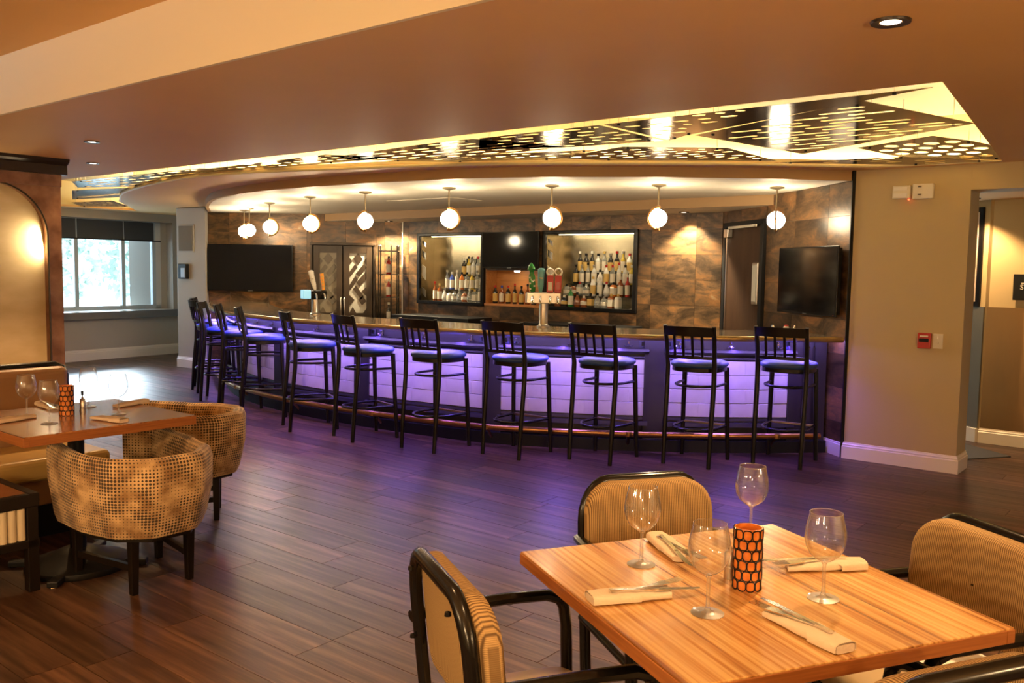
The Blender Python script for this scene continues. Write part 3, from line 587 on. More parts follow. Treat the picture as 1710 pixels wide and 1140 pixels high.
for label, pts, sc, sl, swd, row in PANELS:
    z = 1.5087 + .9213 * sc; P = [Vector(toUV(x * sc, y * sc)) for x, y in pts]; c = sum(P, Vector((0, 0))) / len(P)
    loc = [(p.x - c.x, p.y - c.y) for p in P]
    def ins(x, y, mg, lp=loc):
        A = sum(lp[i][0] * lp[(i + 1) % len(lp)][1] - lp[(i + 1) % len(lp)][0] * lp[i][1] for i in range(len(lp))); s_ = 1 if A > 0 else -1
        for i in range(len(lp)):
            ax, ay = lp[i]; bx, by = lp[(i + 1) % len(lp)]; ll_ = math.hypot(bx - ax, by - ay)
            if s_ * ((bx - ax) * (y - ay) - (by - ay) * (x - ax)) / ll_ < mg: return False
        return True
    holes = []; y = min(p[1] for p in loc) + row * .6; k = 0
    while y < max(p[1] for p in loc):
        x = min(p[0] for p in loc) + (k % 3) * sl * .45
        while x < max(p[0] for p in loc):
            L_ = sl * random.choice((1, 1, .6, .8)) if swd < .1 else sl
            q = [(x, y - swd / 2), (x + L_, y - swd / 2), (x + L_, y + swd / 2), (x, y + swd / 2)]
            if all(ins(a, b, .018) for a, b in q):
                if swd > .1: ch = swd * .25; q = [(x + ch, y - swd / 2), (x + L_ - ch, y - swd / 2), (x + L_, y - swd / 2 + ch), (x + L_, y + swd / 2 - ch), (x + L_ - ch, y + swd / 2), (x + ch, y + swd / 2), (x, y + swd / 2 - ch), (x, y - swd / 2 + ch)]
                else: ch = min(swd * .45, .02); q = [(x, y), (x + ch, y - swd / 2), (x + L_ - ch, y - swd / 2), (x + L_, y), (x + L_ - ch, y + swd / 2), (x + ch, y + swd / 2)]
                holes.append(q)
            x += L_ + sl * .30 + (.02 if swd < .1 else .012)
        y += row; k += 1
    X, Y = uv(c.x, c.y); t = empty('ceiling_panel', (X, Y, z), ANG_U); tag(t, label, 'ceiling panel', 'perforated bronze panels in the ceiling tray')
    obj('panel_sheet', plate_mesh('panel_sheet', loc, holes, lambda x, y, q: (x, y, q), .0018), M['bronze'], t)
    for i in range(0, len(loc), max(1, len(loc) // 3)):
        a, b = loc[i][0] * .86, loc[i][1] * .86
        MB().tube([(a, b, .0018), (a, b, 2.74 - z)], .0025, 5).build('hanging_wire', M['steel'], t)
        MB().lathe([(.001, -.006), (.010, -.006), (.010, .0)], 10, (a, b, 0), caps=False).build('wire_stud', M['blackmatte'], t)
# ---- opal globe pendants above the bar
def pendant(drop=.289):
    t = empty('globe_pendant'); G = drop
    MB().lathe([(.001, 0), (.062, 0), (.064, -.010), (.03, -.018), (.010, -.026), (.001, -.026)], 24, caps=False).build('canopy', M['nickel'], t, smooth=40)
    MB().tube([(0, 0, -.02), (0, 0, -G + .104)], .0075, 8).build('stem', M['nickel'], t, smooth=60)
    R = .097; MB().tube([(R * math.sin(a) * 1.0, 0, -G + R * math.cos(a)) for a in [-.15 + i * (PI + .3) / 16 for i in range(17)]], .009, 6, flat=1.6).build('half_ring', M['brass'], t, smooth=60)
    MB().lathe([(.077 * math.sin(i * PI / 16) + 1e-4, -G + .077 * math.cos(i * PI / 16)) for i in range(17)], 28, caps=False).build('globe', M['globe'], t, smooth=180)
    MB().lathe([(.001, -.077), (.014, -.079), (.016, -.089), (.008, -.097), (.001, -.103)], 12, (0, 0, -G), caps=False).build('finial', M['nickel'], t, smooth=40)
    return t
pr = pendant()
ORD = ['rightmost', 'second from right', 'third from right', 'fourth from right', 'fifth from right', 'sixth from right', 'seventh from right', 'eighth from right', 'farthest left']
PEND = [(2.306, 7.815), (1.26, 7.759), (.337, 7.956), (-.61, 8.336), (-1.493, 8.927), (-2.208, 9.631), (-2.92, 10.618), (-3.47, 11.651), (-3.66, 12.05)]
for i, (x, y) in enumerate(PEND):
    o = pr if i == 0 else copy_tree(pr); o.location = (x, y, 2.268); o.rotation_euler = (0, 0, [-1.9, 2.4, .35, .1, 2.6, .2, .4, 2.5, .3][i])
    tag(o, 'white globe pendant lamp with nickel half ring over the bar, ' + ORD[i], 'pendant lamp', 'globe pendants above the bar')
# ---- recessed lights
downlight(1.24, 3.0, ZC, 'round recessed downlight in the tan soffit above the front table', 220, 100, r=.05)
downlight(-2.92, 6.17, ZC, 'small recessed downlight in the soffit nearer the camera, left side', 220, 100, r=.04)
downlight(-3.53, 7.47, ZC, 'small recessed downlight in the soffit beside the dark cornice', 220, 100, r=.04)
downlight(-1.76, 12.50, 2.17, 'recessed downlight over the iron bottle rack', 420, 125, r=.045, color=CREAM)
downlight(1.86, 9.73, 2.17, 'recessed downlight over the lit tiles by the dark door', 380, 105, r=.045, color=CREAM, aim=(.06, .10, -1))
downlight(4.05, 7.85, 2.2, 'recessed downlight added to light the side passage', 170, 110, r=.045)  # fixture added to bring light into the passage

# ================================================================== THE BAR
def bar_s(px, d=.26):
    tgt = (px - 855) / 1471.5; best = min([i * .02 for i in range(int(BL / .02))], key=lambda s: abs((lambda p, n: (p.x + n.x * d) / (p.y + n.y * d))(*BARC.at(s)) - tgt)); return best
bt = empty('bar_worktop'); tag(bt, 'long curved polished stone bar top with a rounded golden edge', 'bar top')
P_, N_ = BARC.sample(.0, BL, .10)
MB().sweep(P_, N_, [(.018, .962), (.80, .962), (.80, 1.0), (.018, 1.0)]).build('slab', M['bartop'], bt, smooth=30)
MB().sweep(P_, N_, [(.03, .953), (.006, .956), (-.004, .968), (-.006, .980), (-.002, .994), (.012, 1.002), (.035, 1.0022), (.035, .953)]).build('edge_moulding', mat('golden_bar_edge', (.36, .245, .10), .24, .55), bt, smooth=50)
led = MB().sweep(P_, N_, [(.055, .953), (.075, .953), (.075, .960), (.055, .960)]).build('led_strip', M['blueglow']); tag(led, 'blue violet light strip glowing under the bar top', 'light strip')
k_ = .35
while k_ < BL - .2:
    p, n2 = BARC.at(k_); a_ = lamp('AREA', 'led_beam', (p.x + n2.x * .05, p.y + n2.y * .05,   .951), 6.5, (.17, .08, 1.0), led, aim=(p.x - n2.x * .75, p.y - n2.y * .75, 0), size=.46, sizey=.02)
    a_.rotation_euler = (Matrix((Vector((-n2.y, n2.x, 0)).normalized(), Vector((0, 0, 0)), Vector((0, 0, 0)))).transposed().to_euler() if False else Vector((-n2.x * .22, -n2.y * .22, -.97)).to_track_quat('-Z', 'X').to_euler()); a_.data.spread = math.radians(120); k_ += .5
bar = empty('bar_counter'); tag(bar, 'dark curved bar front with white brick panels lit violet', 'bar')
MB().sweep(P_, N_, [(.29, .0), (.34, .0), (.34, .96), (.29, .96)]).build('front_board', M['barwood'], bar, smooth=30)
MB().sweep(P_, N_, [(.72, .0), (.76, .0), (.76, .96), (.72, .96)]).build('inner_board', M['barwood'], bar, smooth=30)
MB().sweep(P_, N_, [(.20, .0), (.29, .0), (.29, .10), (.20, .10)]).build('plinth', M['blackmatte'], bar, smooth=30)
pil = [.10] + [bar_s(p) for p in (1340, 1098, 822, 603, 465)] ; s = pil[-1]
while s + 1.25 < BL - .3: s += 1.25; pil.append(s)
for s in pil:
    w = .10 if s > .3 else .12; a, b = BARC.sample(max(0, s - w), s + w, .04)
    MB().sweep(a, b, [(.245, .10), (.29, .10), (.29, .955), (.245, .955)]).build('pilaster', M['barwood'], bar, smooth=30)
cacheb = {}
for s0, s1 in zip(pil, pil[1:]):
    a0, a1 = s0 + .10, s1 - .10
    if a1 - a0 < .25: continue
    a, b = BARC.sample(a0 - .035, a1 + .035, .08)
    fp = MB().sweep(a, b, [(.275, .25), (.29, .25), (.29, .80), (.275, .80)]).build('front_panel', M['grout'], bar, smooth=30)
    for nm, prof in (('panel_cap', [(.205, .845), (.215, .865), (.29, .865), (.29, .825), (.235, .825)]), ('upper_bead', [(.250, .785), (.258, .797), (.29, .797), (.29, .772), (.258, .772)]), ('lower_bead', [(.255, .262), (.29, .262), (.29, .288), (.262, .288)]), ('lower_cap', [(.215, .215), (.29, .215), (.29, .25), (.225, .25)])):
        MB().sweep(a, b, prof).build(nm, M['barwood'], fp, smooth=30)
    rows = 4; rh = (.77 - .292) / rows; n_ = max(2, round((a1 - a0) / .27))
    for r_ in range(rows):
        bl = (a1 - a0) / n_; off = -bl / 2 if r_ % 2 else 0
        for k in range(n_ + (1 if r_ % 2 else 0)):
            q0 = max(a0, a0 + off + k * bl); q1 = min(a1, a0 + off + (k + 1) * bl)
            if q1 - q0 < .03: continue
            p, n2 = BARC.at((q0 + q1) / 2); key = (round((q1 - q0), 2))
            if key not in cacheb: cacheb[key] = MB().box((0, 0, 0), (q1 - q0 - .004, .016, rh - .004)).mesh('brick_tile', bevel=.002, seg=1); cacheb[key].materials.append(M['bartile'])
            o = bpy.data.objects.new('brick_tile', cacheb[key]); COL.objects.link(o); o.parent = fp
            dpt = .268 - random.random() * .004; o.location = (p.x + n2.x * dpt, p.y + n2.y * dpt, .292 + rh * (r_ + .5)); o.rotation_euler = (0, 0, math.atan2(-n2.x, n2.y))
# purse hooks and sockets under the edge
def hook_mesh():
    mb = MB(); mb.box((0, -.004, 0), (.016, .006, .05)); mb.tube([(0, -.008, -.005), (0, -.03, -.03), (0, -.045, -.022), (0, -.048, -.005)], .005, 6); mb.tube([(0, -.008, .015), (0, -.028, .02), (0, -.036, .032)], .004, 6)
    mb.tube([(-.004, -.008, -.015), (-.025, -.02, -.025), (-.034, -.026, -.012)], .004, 6); mb.tube([(.004, -.008, -.015), (.025, -.02, -.025), (.034, -.026, -.012)], .004, 6); return mb.mesh('purse_hook', smooth=60)
hm = hook_mesh(); hm.materials.append(M['chrome']); om = MB().box((0, -.004, 0), (.115, .008, .072)).mesh('power_socket', bevel=.003); om.materials.append(mat('dark_socket_plate', (.02, .02, .05), .35))
om2 = MB(); om2.box((-.02, -.009, 0), (.03, .004, .034)); om2.box((.02, -.009, 0), (.03, .004, .034)); om2 = om2.mesh('socket_face'); om2.materials.append(M['black'])
def on_bar(me, name, s, z, d=.287):
    p, n2 = BARC.at(s); o = bpy.data.objects.new(name, me); COL.objects.link(o); o.parent = bar; o.location = (p.x + n2.x * d, p.y + n2.y * d, z); o.rotation_euler = (0, 0, math.atan2(-n2.x, n2.y)); return o
for s0, s1 in zip(pil, pil[1:]):
    for f in (.16, .5, .84): on_bar(hm, 'purse_hook', s0 + (s1 - s0) * f, .905)
    for f in (.06, .93):
        so = on_bar(om, 'power_socket', s0 + (s1 - s0) * f, .905); c = bpy.data.objects.new('socket_face', om2); COL.objects.link(c); c.parent = so
# brass foot rail
fr = empty('foot_rail'); tag(fr, 'long aged brass foot rail along the base of the bar', 'foot rail')
P2, N2 = BARC.sample(.12, BL - .25, .12)
MB().tube([(p[0] + n[0] * .09, p[1] + n[1] * .09, .165) for p, n in zip(P2, N2)], .026, 10).build('rail_tube', M['brass'], fr, smooth=60)
s = .5
while s < BL - .4:
    p, n2 = BARC.at(s); q = Vector((p.x, p.y)); w = Vector((n2.x, n2.y)); a = q + w * .09; b = q + w * .21
    MB().tube([(a.x, a.y, .165), ((a.x + b.x) / 2, (a.y + b.y) / 2, .12), (b.x, b.y, .06)], .013, 8).build('rail_bracket', M['brass'], fr, smooth=60)
    p_ = Vector((a.x, a.y, .165)); MB().lathe([(.032, -.02), (.034, 0), (.032, .02)], 12, (a.x, a.y, .165)).build('rail_collar', M['brass'], fr, smooth=40)
    s += 1.25

# ---- bar stools
def stool():
    t = empty('bar_stool'); m = M['stool']
    for sx in (-1, 1):
        MB().tube([(sx * .185, -.235, 0), (sx * .188, -.215, .30), (sx * .190, -.185, .60), (sx * .190, -.180, .78), (sx * .192, -.205, .95), (sx * .197, -.245, 1.10)], [.017, .019, .020, .020, .018, .016], 8).build('back_leg', m, t, smooth=50)
        MB().tube([(sx * .195, .20, 0), (sx * .185, .18, .40), (sx * .175, .165, .755)], [.017, .019, .021], 8).build('front_leg', m, t, smooth=50)
    seat_o = [(.205 * math.copysign(abs(math.cos(a)) ** .7, math.cos(a)) * (1.0 + .05 * math.sin(a)), .01 + .205 * math.copysign(abs(math.sin(a)) ** .75, math.sin(a))) for a in [2 * PI * i / 32 for i in range(32)]]
    def ring(k, z): return [(x * k, .01 + (y - .01) * k, z) for x, y in seat_o]
    MB().grid([ring(.96, .735), ring(.99, .738), ring(.99, .768), ring(.93, .772)], wrap=True).build('seat_frame', m, t, smooth=40)
    MB().grid([ring(.97, .768), ring(1.04, .778), ring(1.05, .792), ring(1.0, .808), ring(.85, .818), ring(.5, .826), ring(.02, .828)], wrap=True).build('seat', M['bluevinyl'], t, smooth=80)
    # top rail, lower rail, slats
    def rail(z0, z1, y0, hw, bow, th, name):
        rows = []
        for i in range(11):
            u = -1 + i / 5; x = u * hw; y = y0 - bow * (1 - u * u); rows.append([(x, y - th, z0), (x, y + th, z0), (x, y + th + (0 if z1 - z0 < .05 else -.012), z1 - .006 * u * u), (x, y - th - (0 if z1 - z0 < .05 else .012), z1 - .006 * u * u)])
        mb = MB(); mb.grid(rows, wrap=True); n = len(mb.v); mb.f += [(3, 2, 1, 0), (n - 4, n - 3, n - 2, n - 1)]; mb.build(name, m, t, smooth=50)
    rail(1.022, 1.098, -.232, .196, .045, .010, 'top_rail'); rail(.842, .872, -.196, .19, .030, .009, 'lower_rail')
    for k in range(4):
        u = (-1.5 + k) / 2.5; MB().box(((u * .185), -.226 - .034 * (1 - u * u), .945), (.020, .010, .17), rx=.20).build('back_slat', m, t)
    def hoop(z, w, f, b, r, name, front=True, mm=m):
        pts = [(w, f, z)] + [(w * math.cos(a), -b * math.sin(a) + .02, z) for a in [PI * i / 12 for i in range(1, 12)]] + [(-w, f, z)]
        mb = MB(); mb.tube(pts, r, 7); mb.build(name, mm, t, smooth=60)
    hoop(.625, .178, .16, .215, .011, 'upper_hoop'); hoop(.285, .183, .185, .245, .012, 'footrest_ring', mm=M['blackmetal'])
    MB().box((0, .187, .285), (.36, .022, .018)).build('footrest_bar', M['nickel'], t, bevel=.003)
    return t
st = stool()
STOOLS = [((2.09, 6.83), (.235, .365)), ((1.37, 6.795), (.225, .365)), ((.625, 6.88), (.235, .335)), ((-.08, 7.04), (.25, .335)), ((-.775, 7.25), (.26, .34)), ((-1.48, 7.685), (.32, .24)), ((-2.10, 8.155), (.36, .16)),
          ((-2.74, 8.86), (.39, .10)), ((-3.13, 9.40), (.40, .09)), ((-3.50, 9.95), (.40, .06)), ((-3.80, 10.50), (.36, .20)), ((-4.02, 11.15), (.39, .10))]
SN = ['first from the right, beside the beige wall', 'second from the right end of the bar', 'third from the right end of the bar', 'fourth from the right end of the bar', 'fifth from the right end of the bar', 'sixth from the right end of the bar', 'seventh from the right end of the bar',
      'eighth from the right end of the bar', 'ninth from the right, behind the far armchair', 'third from the far left end', 'second from the far left end', 'last at the far left end']
for i, ((x, y), (dx, dy)) in enumerate(STOOLS):
    o = st if i == 0 else copy_tree(st); a = math.atan2(dy, dx); L_ = math.hypot(dx, dy)
    o.location = (x + dx / L_ * .235, y + dy / L_ * .235, 0); o.rotation_euler = (0, 0, a - PI / 2)
    tag(o, 'dark slat back bar stool with blue seat, ' + SN[i], 'bar stool', 'bar stools along the curved bar')

# ================================================================== BEHIND THE BAR
class Frame:
    def __init__(s, a, b): s.a = Vector(a); s.r = math.atan2((Vector(b) - s.a).y, (Vector(b) - s.a).x)
    def p(s, x, y, z=0): return (s.a.x + x * math.cos(s.r) - y * math.sin(s.r), s.a.y + x * math.sin(s.r) + y * math.cos(s.r), z)
FR, FB, FL = Frame(RW0, RW1), Frame(BW0, BW1), Frame(LW0, LW1)
def television(F, x0, x1, z0, z1, y, label, led=True):
    w, h = x1 - x0, z1 - z0; t = empty('television', F.p((x0 + x1) / 2, y, z0), F.r); tag(t, label, 'television', 'wall televisions around the bar')
    MB().box((0, -.012, h / 2), (w * .96, .04, h * .94)).build('housing', M['blackmatte'], t, bevel=.008)
    MB().box((0, .012, h / 2), (w, .014, h)).build('bezel', M['black'], t, bevel=.003)
    MB().box((0, .0205, h / 2 + .004), (w - .022, .004, h - .030)).build('screen', M['screen'], t)
    MB().box((0, .020, .007), (.07, .004, .008)).build('badge', M['chrome'], t)
    MB().box((0, -.036, h / 2), (w * .3, .03, h * .4)).build('wall_bracket', M['blackmatte'], t)
    if led: MB().lathe([(.001, 0), (.004, 0)], 8, (-w * .46, .022, .012), caps=False).build('standby_led', M['redled'], t)
television(FR, .06, 1.06, 1.16, 1.75, .07, 'black flat television on the tiled side wall by the dark door')
television(FL, 1.77, 2.99, 1.15, 1.82, .07, 'wide black flat television on the far left tiled wall')
television(FB, 2.43, 3.36, 1.53, 2.00, .07, 'black flat television between the two bottle cabinets', False)
def niche(F, name, x0, x1, z0, z1, dep, label, cat, back, shelf, framem, glow):
    w, h = x1 - x0, z1 - z0; t = empty(name, F.p((x0 + x1) / 2, 0, z0), F.r); tag(t, label, cat)
    MB().box((0, -dep - .01, h / 2 - .03), (w + .04, .02, h + .10)).build('back_panel', back, t)
    for sx in (-1, 1): MB().box((sx * (w / 2 - .008), -dep / 2, h / 2), (.016, dep, h + .02)).build('side_panel', back, t)
    MB().box((0, -dep / 2, h - .008), (w, dep, .016)).build('top_panel', M['darkwood'], t); MB().box((0, -dep / 2 + .015, .002), (w, dep + .03, .030)).build('base_shelf', shelf, t)
    if framem:
        for sx in (-1, 1): MB().box((sx * (w / 2 - .02), .016, h / 2), (.055, .045, h + .03)).build('frame_stile', framem, t, bevel=.006)
        for z in (-.005, h + .003): MB().box((0, .016, z), (w + .015, .045, .045)).build('frame_rail', framem, t, bevel=.006)
    if glow:
        MB().box((0, -dep * .45, h - .02), (w * .8, .02, .008)).build('light_bar', M['cabglow'], t)
        lamp('AREA', 'cabinet_light', (0, -dep * .4, h - .03), glow, CREAM, t, aim=(0, -dep * .4 + .02, 0), size=w * .8, sizey=.05)
    return t
cR = niche(FB, 'bottle_cabinet', 1.05, 2.41, 1.05, 1.98, .30, 'black framed lit bottle cabinet to the right of the middle television', 'cabinet', M['mirror'], M['black'], M['black'], 4)
cL = niche(FB, 'bottle_cabinet', 3.38, 4.60, 1.05, 1.98, .30, 'black framed lit bottle cabinet to the left of the middle television', 'cabinet', M['mirror'], M['black'], M['black'], 3)
cM = niche(FB, 'bottle_shelf', 2.43, 3.36, 1.05, 1.52, .22, 'orange wood bottle shelf under the middle television', 'shelf', M['shelfwood'], M['shelfwood'], None, 0)
MB().lathe([(.001, 0), (.035, 0), (.04, .012), (.04, .02)], 16, (0, -.08, .432), caps=False).build('puck_light', M['lampglow'], cM); lamp('SPOT', 'puck_beam', (0, -.08, .42), 1.6, WARM, cM, aim=(0, -.08, 0), size=.03, angle=130)
# mirrored strips with diagonal facets beside the cabinets
for F_x, lab in ((2.33, cR), (4.52, cL)):
    x = F_x - (1.73 if lab is cR else 3.99)
    for k, (z0, z1, mm) in enumerate(((.06, .20, 'steel'), (.30, .52, 'ivory'), (.58, .72, 'steel'), (.76, .86, 'chrome'))):
        MB().add([(x - .035, -.02, z0), (x + .035, -.02, z0 + .06), (x + .035, -.02, z1), (x - .035, -.02, z1 - .04), (x - .035, -.028, z0), (x + .035, -.028, z0 + .06), (x + .035, -.028, z1), (x - .035, -.028, z1 - .04)], [(0, 1, 2, 3), (7, 6, 5, 4), (0, 4, 5, 1), (1, 5, 6, 2), (2, 6, 7, 3), (3, 7, 4, 0)]).build('mirror_facet', M[mm], lab)
# tier steps
tiersR = [(.0, .018, 1.36), (.10, .155, 1.22), (.17, .30, 1.15), (.23, .44, .95)]
tiersL = [(.0, .018, 1.1), (.12, .18, .95), (.20, .37, .60)]
for tl, cab in ((tiersR, cR), (tiersL, cL)):
    for k, (yo, zo, w) in enumerate(tl[1:]):
        cw = 1.36 if cab is cR else 1.22; xc = -(cw / 2 - w / 2) + .03 if True else 0
        MB().box((xc, -.04 - yo - .055, zo - .004), (w - .08, .10, .008)).build('tier_step', M['darkglass'], cab, bevel=.002)
# bottles
BP = {
 'round': [(.001, 0), (.034, 0), (.036, .006), (.036, .150), (.030, .172), (.013, .195), (.012, .235), (.014, .238), (.014, .246), (.001, .246)],
 'slim': [(.001, 0), (.028, 0), (.030, .006), (.030, .160), (.020, .190), (.011, .205), (.011, .265), (.013, .268), (.013, .275), (.001, .275)],
 'squat': [(.001, 0), (.048, 0), (.050, .01), (.050, .085), (.035, .112), (.015, .122), (.015, .142), (.001, .142)],
 'square': [(.001, 0), (.044, 0), (.046, .004), (.046, .120), (.036, .140), (.016, .150), (.015, .178), (.001, .178)],
 'tear': [(.001, 0), (.030, 0), (.044, .02), (.047, .05), (.036, .10), (.016, .135), (.012, .185), (.001, .185)],
}
BM = {k: MB().lathe(p, 4 if k == 'square' else 14, caps=False, sy=.75 if k in ('squat', 'square', 'tear') else 1).mesh('bottle_body', smooth=40) for k, p in BP.items()}
LM = {}; CM = {}
for k, p in BP.items():
    r = max(q[0] for q in p) * 1.012; z0 = p[2][1] + .02; z1 = max(q[1] for q in p if q[0] > r * .9) - .012; sy = .75 if k in ('squat', 'square', 'tear') else 1
    LM[k] = MB().lathe([(r, z0), (r, z1)], 4 if k == 'square' else 14, caps=False, sy=sy).mesh('bottle_label', smooth=60)
    top = p[-1][1]; CM[k] = MB().lathe([(.015, top - .028), (.016, top - .026), (.016, top + .004), (.001, top + .005)], 10, caps=False).mesh('bottle_cap', smooth=40)
VAR = {}
def bmesh_var(kind, d, m):
    key = (kind, id(d), m)
    if key not in VAR: me = d[kind].copy(); me.materials.clear(); me.materials.append(M[m]); VAR[key] = me
    return VAR[key]
COLS = {'clear': ('bottleglass', 'label'), 'pale': ('clear2', 'label'), 'amber': ('amber', 'label'), 'dark': ('darkglass', 'goldlabel'), 'green': ('green', 'label'), 'yellow': ('yellow', 'label'), 'white': ('whiteb', 'goldlabel'), 'orange': ('orange', 'label'), 'blue': ('blue', 'label'), 'red': ('redb', 'label')}
CAPS = ['blackmatte', 'ivory', 'ivory', 'goldlabel', 'steel', 'steel', 'red', 'blackmatte']
NTH = ['first', 'second', 'third', 'fourth', 'fifth', 'sixth', 'seventh', 'eighth', 'ninth', 'tenth', 'eleventh', 'twelfth', 'thirteenth', 'fourteenth']
def bottle(F, x, y, z, kind, col, where, i, cap, group, sc=1.0):
    g, lb_ = COLS[col]; t = empty('liquor_bottle', F.p(x, y, z), F.r + random.uniform(-.15, .15) + (PI / 4 if kind == 'square' else 0)); t.scale = (sc, sc, sc)
    tag(t, f'{col} {kind} liquor bottle, {NTH[i]} from left, {where}', 'bottle', group)
    obj('bottle_body', bmesh_var(kind, BM, g), None, t); obj('bottle_label', bmesh_var(kind, LM, lb_), None, t); obj('bottle_cap', bmesh_var(kind, CM, cap), None, t)
rb = random.Random(3)
# right cabinet: left edge of photo is larger local x (wall runs right to left)
ROWS_R = [('bottom row, right cabinet', 0, ['squat', 'squat', 'round', 'tear', 'squat', 'square', 'tear', 'squat', 'square', 'square'], ['amber', 'dark', 'green', 'amber', 'amber', 'dark', 'clear', 'clear', 'amber', 'pale'], 2.22, .098),
          ('second tier, right cabinet', 1, ['squat', 'squat', 'square', 'squat', 'round', 'round', 'tear', 'square', 'round', 'slim'], ['clear', 'amber', 'clear', 'clear', 'white', 'pale', 'pale', 'orange', 'amber', 'red'], 2.17, .098),
          ('third tier, right cabinet', 2, ['round', 'round', 'slim', 'round', 'tear', 'round', 'round', 'slim', 'round', 'round', 'round'], ['dark', 'clear', 'clear', 'pale', 'white', 'white', 'clear', 'pale', 'pale', 'yellow', 'green'], 2.08, .090),
          ('top tier, right cabinet', 3, ['slim', 'round', 'slim', 'round', 'slim', 'round', 'slim', 'slim', 'round', 'round', 'round'], ['dark', 'dark', 'dark', 'pale', 'clear', 'dark', 'dark', 'yellow', 'white', 'green', 'green'], 2.06, .090)]
ROWS_L = [('bottom row, left cabinet', 0, ['slim', 'round', 'tear', 'squat', 'squat', 'tear', 'squat', 'tear', 'square', 'slim'], ['amber', 'amber', 'pale', 'pale', 'clear', 'clear', 'amber', 'clear', 'clear', 'clear'], 4.33, .092),
          ('middle tier, left cabinet', 1, ['slim', 'round', 'slim', 'round', 'round', 'round', 'slim', 'round', 'round'], ['clear', 'blue', 'pale', 'orange', 'clear', 'yellow', 'clear', 'pale', 'dark'], 4.23, .092),
          ('top tier, left cabinet', 2, ['round', 'slim', 'round', 'slim', 'round', 'slim', 'round'], ['dark', 'yellow', 'pale', 'clear', 'white', 'clear', 'red'], 3.98, .085)]
for rows, tl in ((ROWS_R, tiersR), (ROWS_L, tiersL)):
    for where, k, kinds, cols, xs, dx in rows:
        yo, zo, _ = tl[k]
        for i, (kd, c) in enumerate(zip(kinds, cols)):
            bottle(FB, xs - i * dx, -.05 - yo * .93 - (.03 if k else 0), 1.05 + zo, kd, c, where, i, rb.choice(CAPS), 'bottles in the lit bar cabinets', .96)
for i, (x, kd, c, cp_) in enumerate([(3.26, 'round', 'dark', 'red'), (3.15, 'round', 'amber', 'blue'), (3.04, 'round', 'dark', 'red'), (2.93, 'slim', 'dark', 'red'), (2.82, 'round', 'dark', 'blackmatte'), (2.72, 'slim', 'amber', 'blackmatte'), (2.62, 'round', 'dark', 'red')]):
    bottle(FB, x, -.08, 1.068, kd, c, 'on the orange shelf under the television', i, cp_, 'bottles on the orange shelf', .95)
# back bar fridges
for x0, x1, lab in ((.95, 2.35, 'black back bar fridge under the right bottle cabinet'), (3.22, 4.62, 'black back bar fridge under the left bottle cabinet')):
    t = empty('bar_fridge', FB.p((x0 + x1) / 2, 0, 0), FB.r); tag(t, lab, 'fridge', 'back bar fridges'); w = x1 - x0
    MB().box((0, .27, .44), (w, .48, .88)).build('cabinet_body', M['blackmatte'], t, bevel=.006)
    for k in (-1, 1):
        dd_ = MB().box((k * w / 4, .522, .45), (w / 2 - .02, .02, .76)).build('fridge_door', M['black'], t, bevel=.004); MB().tube([(k * .04, .548, .55), (k * .04, .548, .75)], .008, 6).build('door_handle', M['steel'], dd_)
# double door cabinet with geometric glass
t = empty('display_cabinet', FL.p(1.045, 0, 0), FL.r); tag(t, 'dark wood double door cabinet with geometric leaded glass', 'cabinet')
MB().box((0, .02, .93), (.93, .02, 1.86)).build('carcass_back', M['darkwood'], t)
for sx in (-1, 1): MB().box((sx * .452, .06, .93), (.03, .10, 1.86)).build('side_stile', M['darkwood'], t, bevel=.004)
MB().box((0, .065, 1.845), (.95, .11, .035)).build('top_rail', M['darkwood'], t, bevel=.005)
PAT = [[(.5, 1), (.78, .9), (.5, .8), (.22, .9)], [(0, .93), (.18, .86), (0, .79)], [(1, .93), (.82, .86), (1, .79)], [(0, .76), (.45, .60), (.62, .66), (.16, .82)], [(.52, .76), (1, .58), (1, .68), (.68, .81)], [(0, .58), (.42, .44), (.60, .51), (.02, .70)], [(.5, .56), (1, .36), (1, .46), (.66, .62)], [(0, .44), (.3, .36), (0, .28)], [(.16, .28), (.62, .46), (.78, .40), (.32, .22)], [(1, .30), (.7, .22), (1, .12)], [(0, .20), (.26, .13), (.5, .22), (.24, .29)], [(.6, .0), (.8, .10), (1, .0)], [(.0, .08), (.2, .0), (.0, .0)]]
for sx in (-1, 1):
    d_ = MB(); cx = sx * .215; hw, z0, z1 = .205, .16, 1.82
    for q in ((cx - hw + .04, .08), (cx + hw - .04, .08)): d_.box((q[0], .09, (z0 + z1) / 2), (.08, .03, z1 - z0))
    d_.box((cx, .09, z1 - .05), (2 * hw - .15, .03, .10)); d_.box((cx, .09, z0 + .35), (2 * hw - .15, .03, .70))
    door = d_.build('cabinet_door', M['darkwood'], t)
    gx0, gx1, gz0, gz1 = cx - hw + .08, cx + hw - .08, z0 + .70, z1 - .10
    MB().box(((gx0 + gx1) / 2, .082, (gz0 + gz1) / 2), (gx1 - gx0, .006, gz1 - gz0)).build('pane', M['frostpane'] if sx < 0 else mat('reflection_dulled_pane', (.20, .165, .115), .3), door)  # one door's dulling reflection is put into its pane and lead colours
    for poly in PAT:
        P3 = [(gx0 + a * (gx1 - gx0), gz0 + b * (gz1 - gz0)) for a, b in poly]; n = len(P3)
        MB().add([(a, .086, b) for a, b in P3] + [(a, .094, b) for a, b in P3], [tuple(range(n)), tuple(range(2 * n - 1, n - 1, -1))] + [(i, n + i, n + (i + 1) % n, (i + 1) % n) for i in range(n)]).build('leaded_piece', M['darkwood'] if sx < 0 else mat('reflection_dulled_lead', (.10, .08, .055), .4), door)
    MB().tube([(sx * .025, .12, .78), (sx * .025, .14, .80), (sx * .025, .14, 1.06), (sx * .025, .12, 1.08)], .008, 6).build('handle', M['steel'], door, smooth=60)
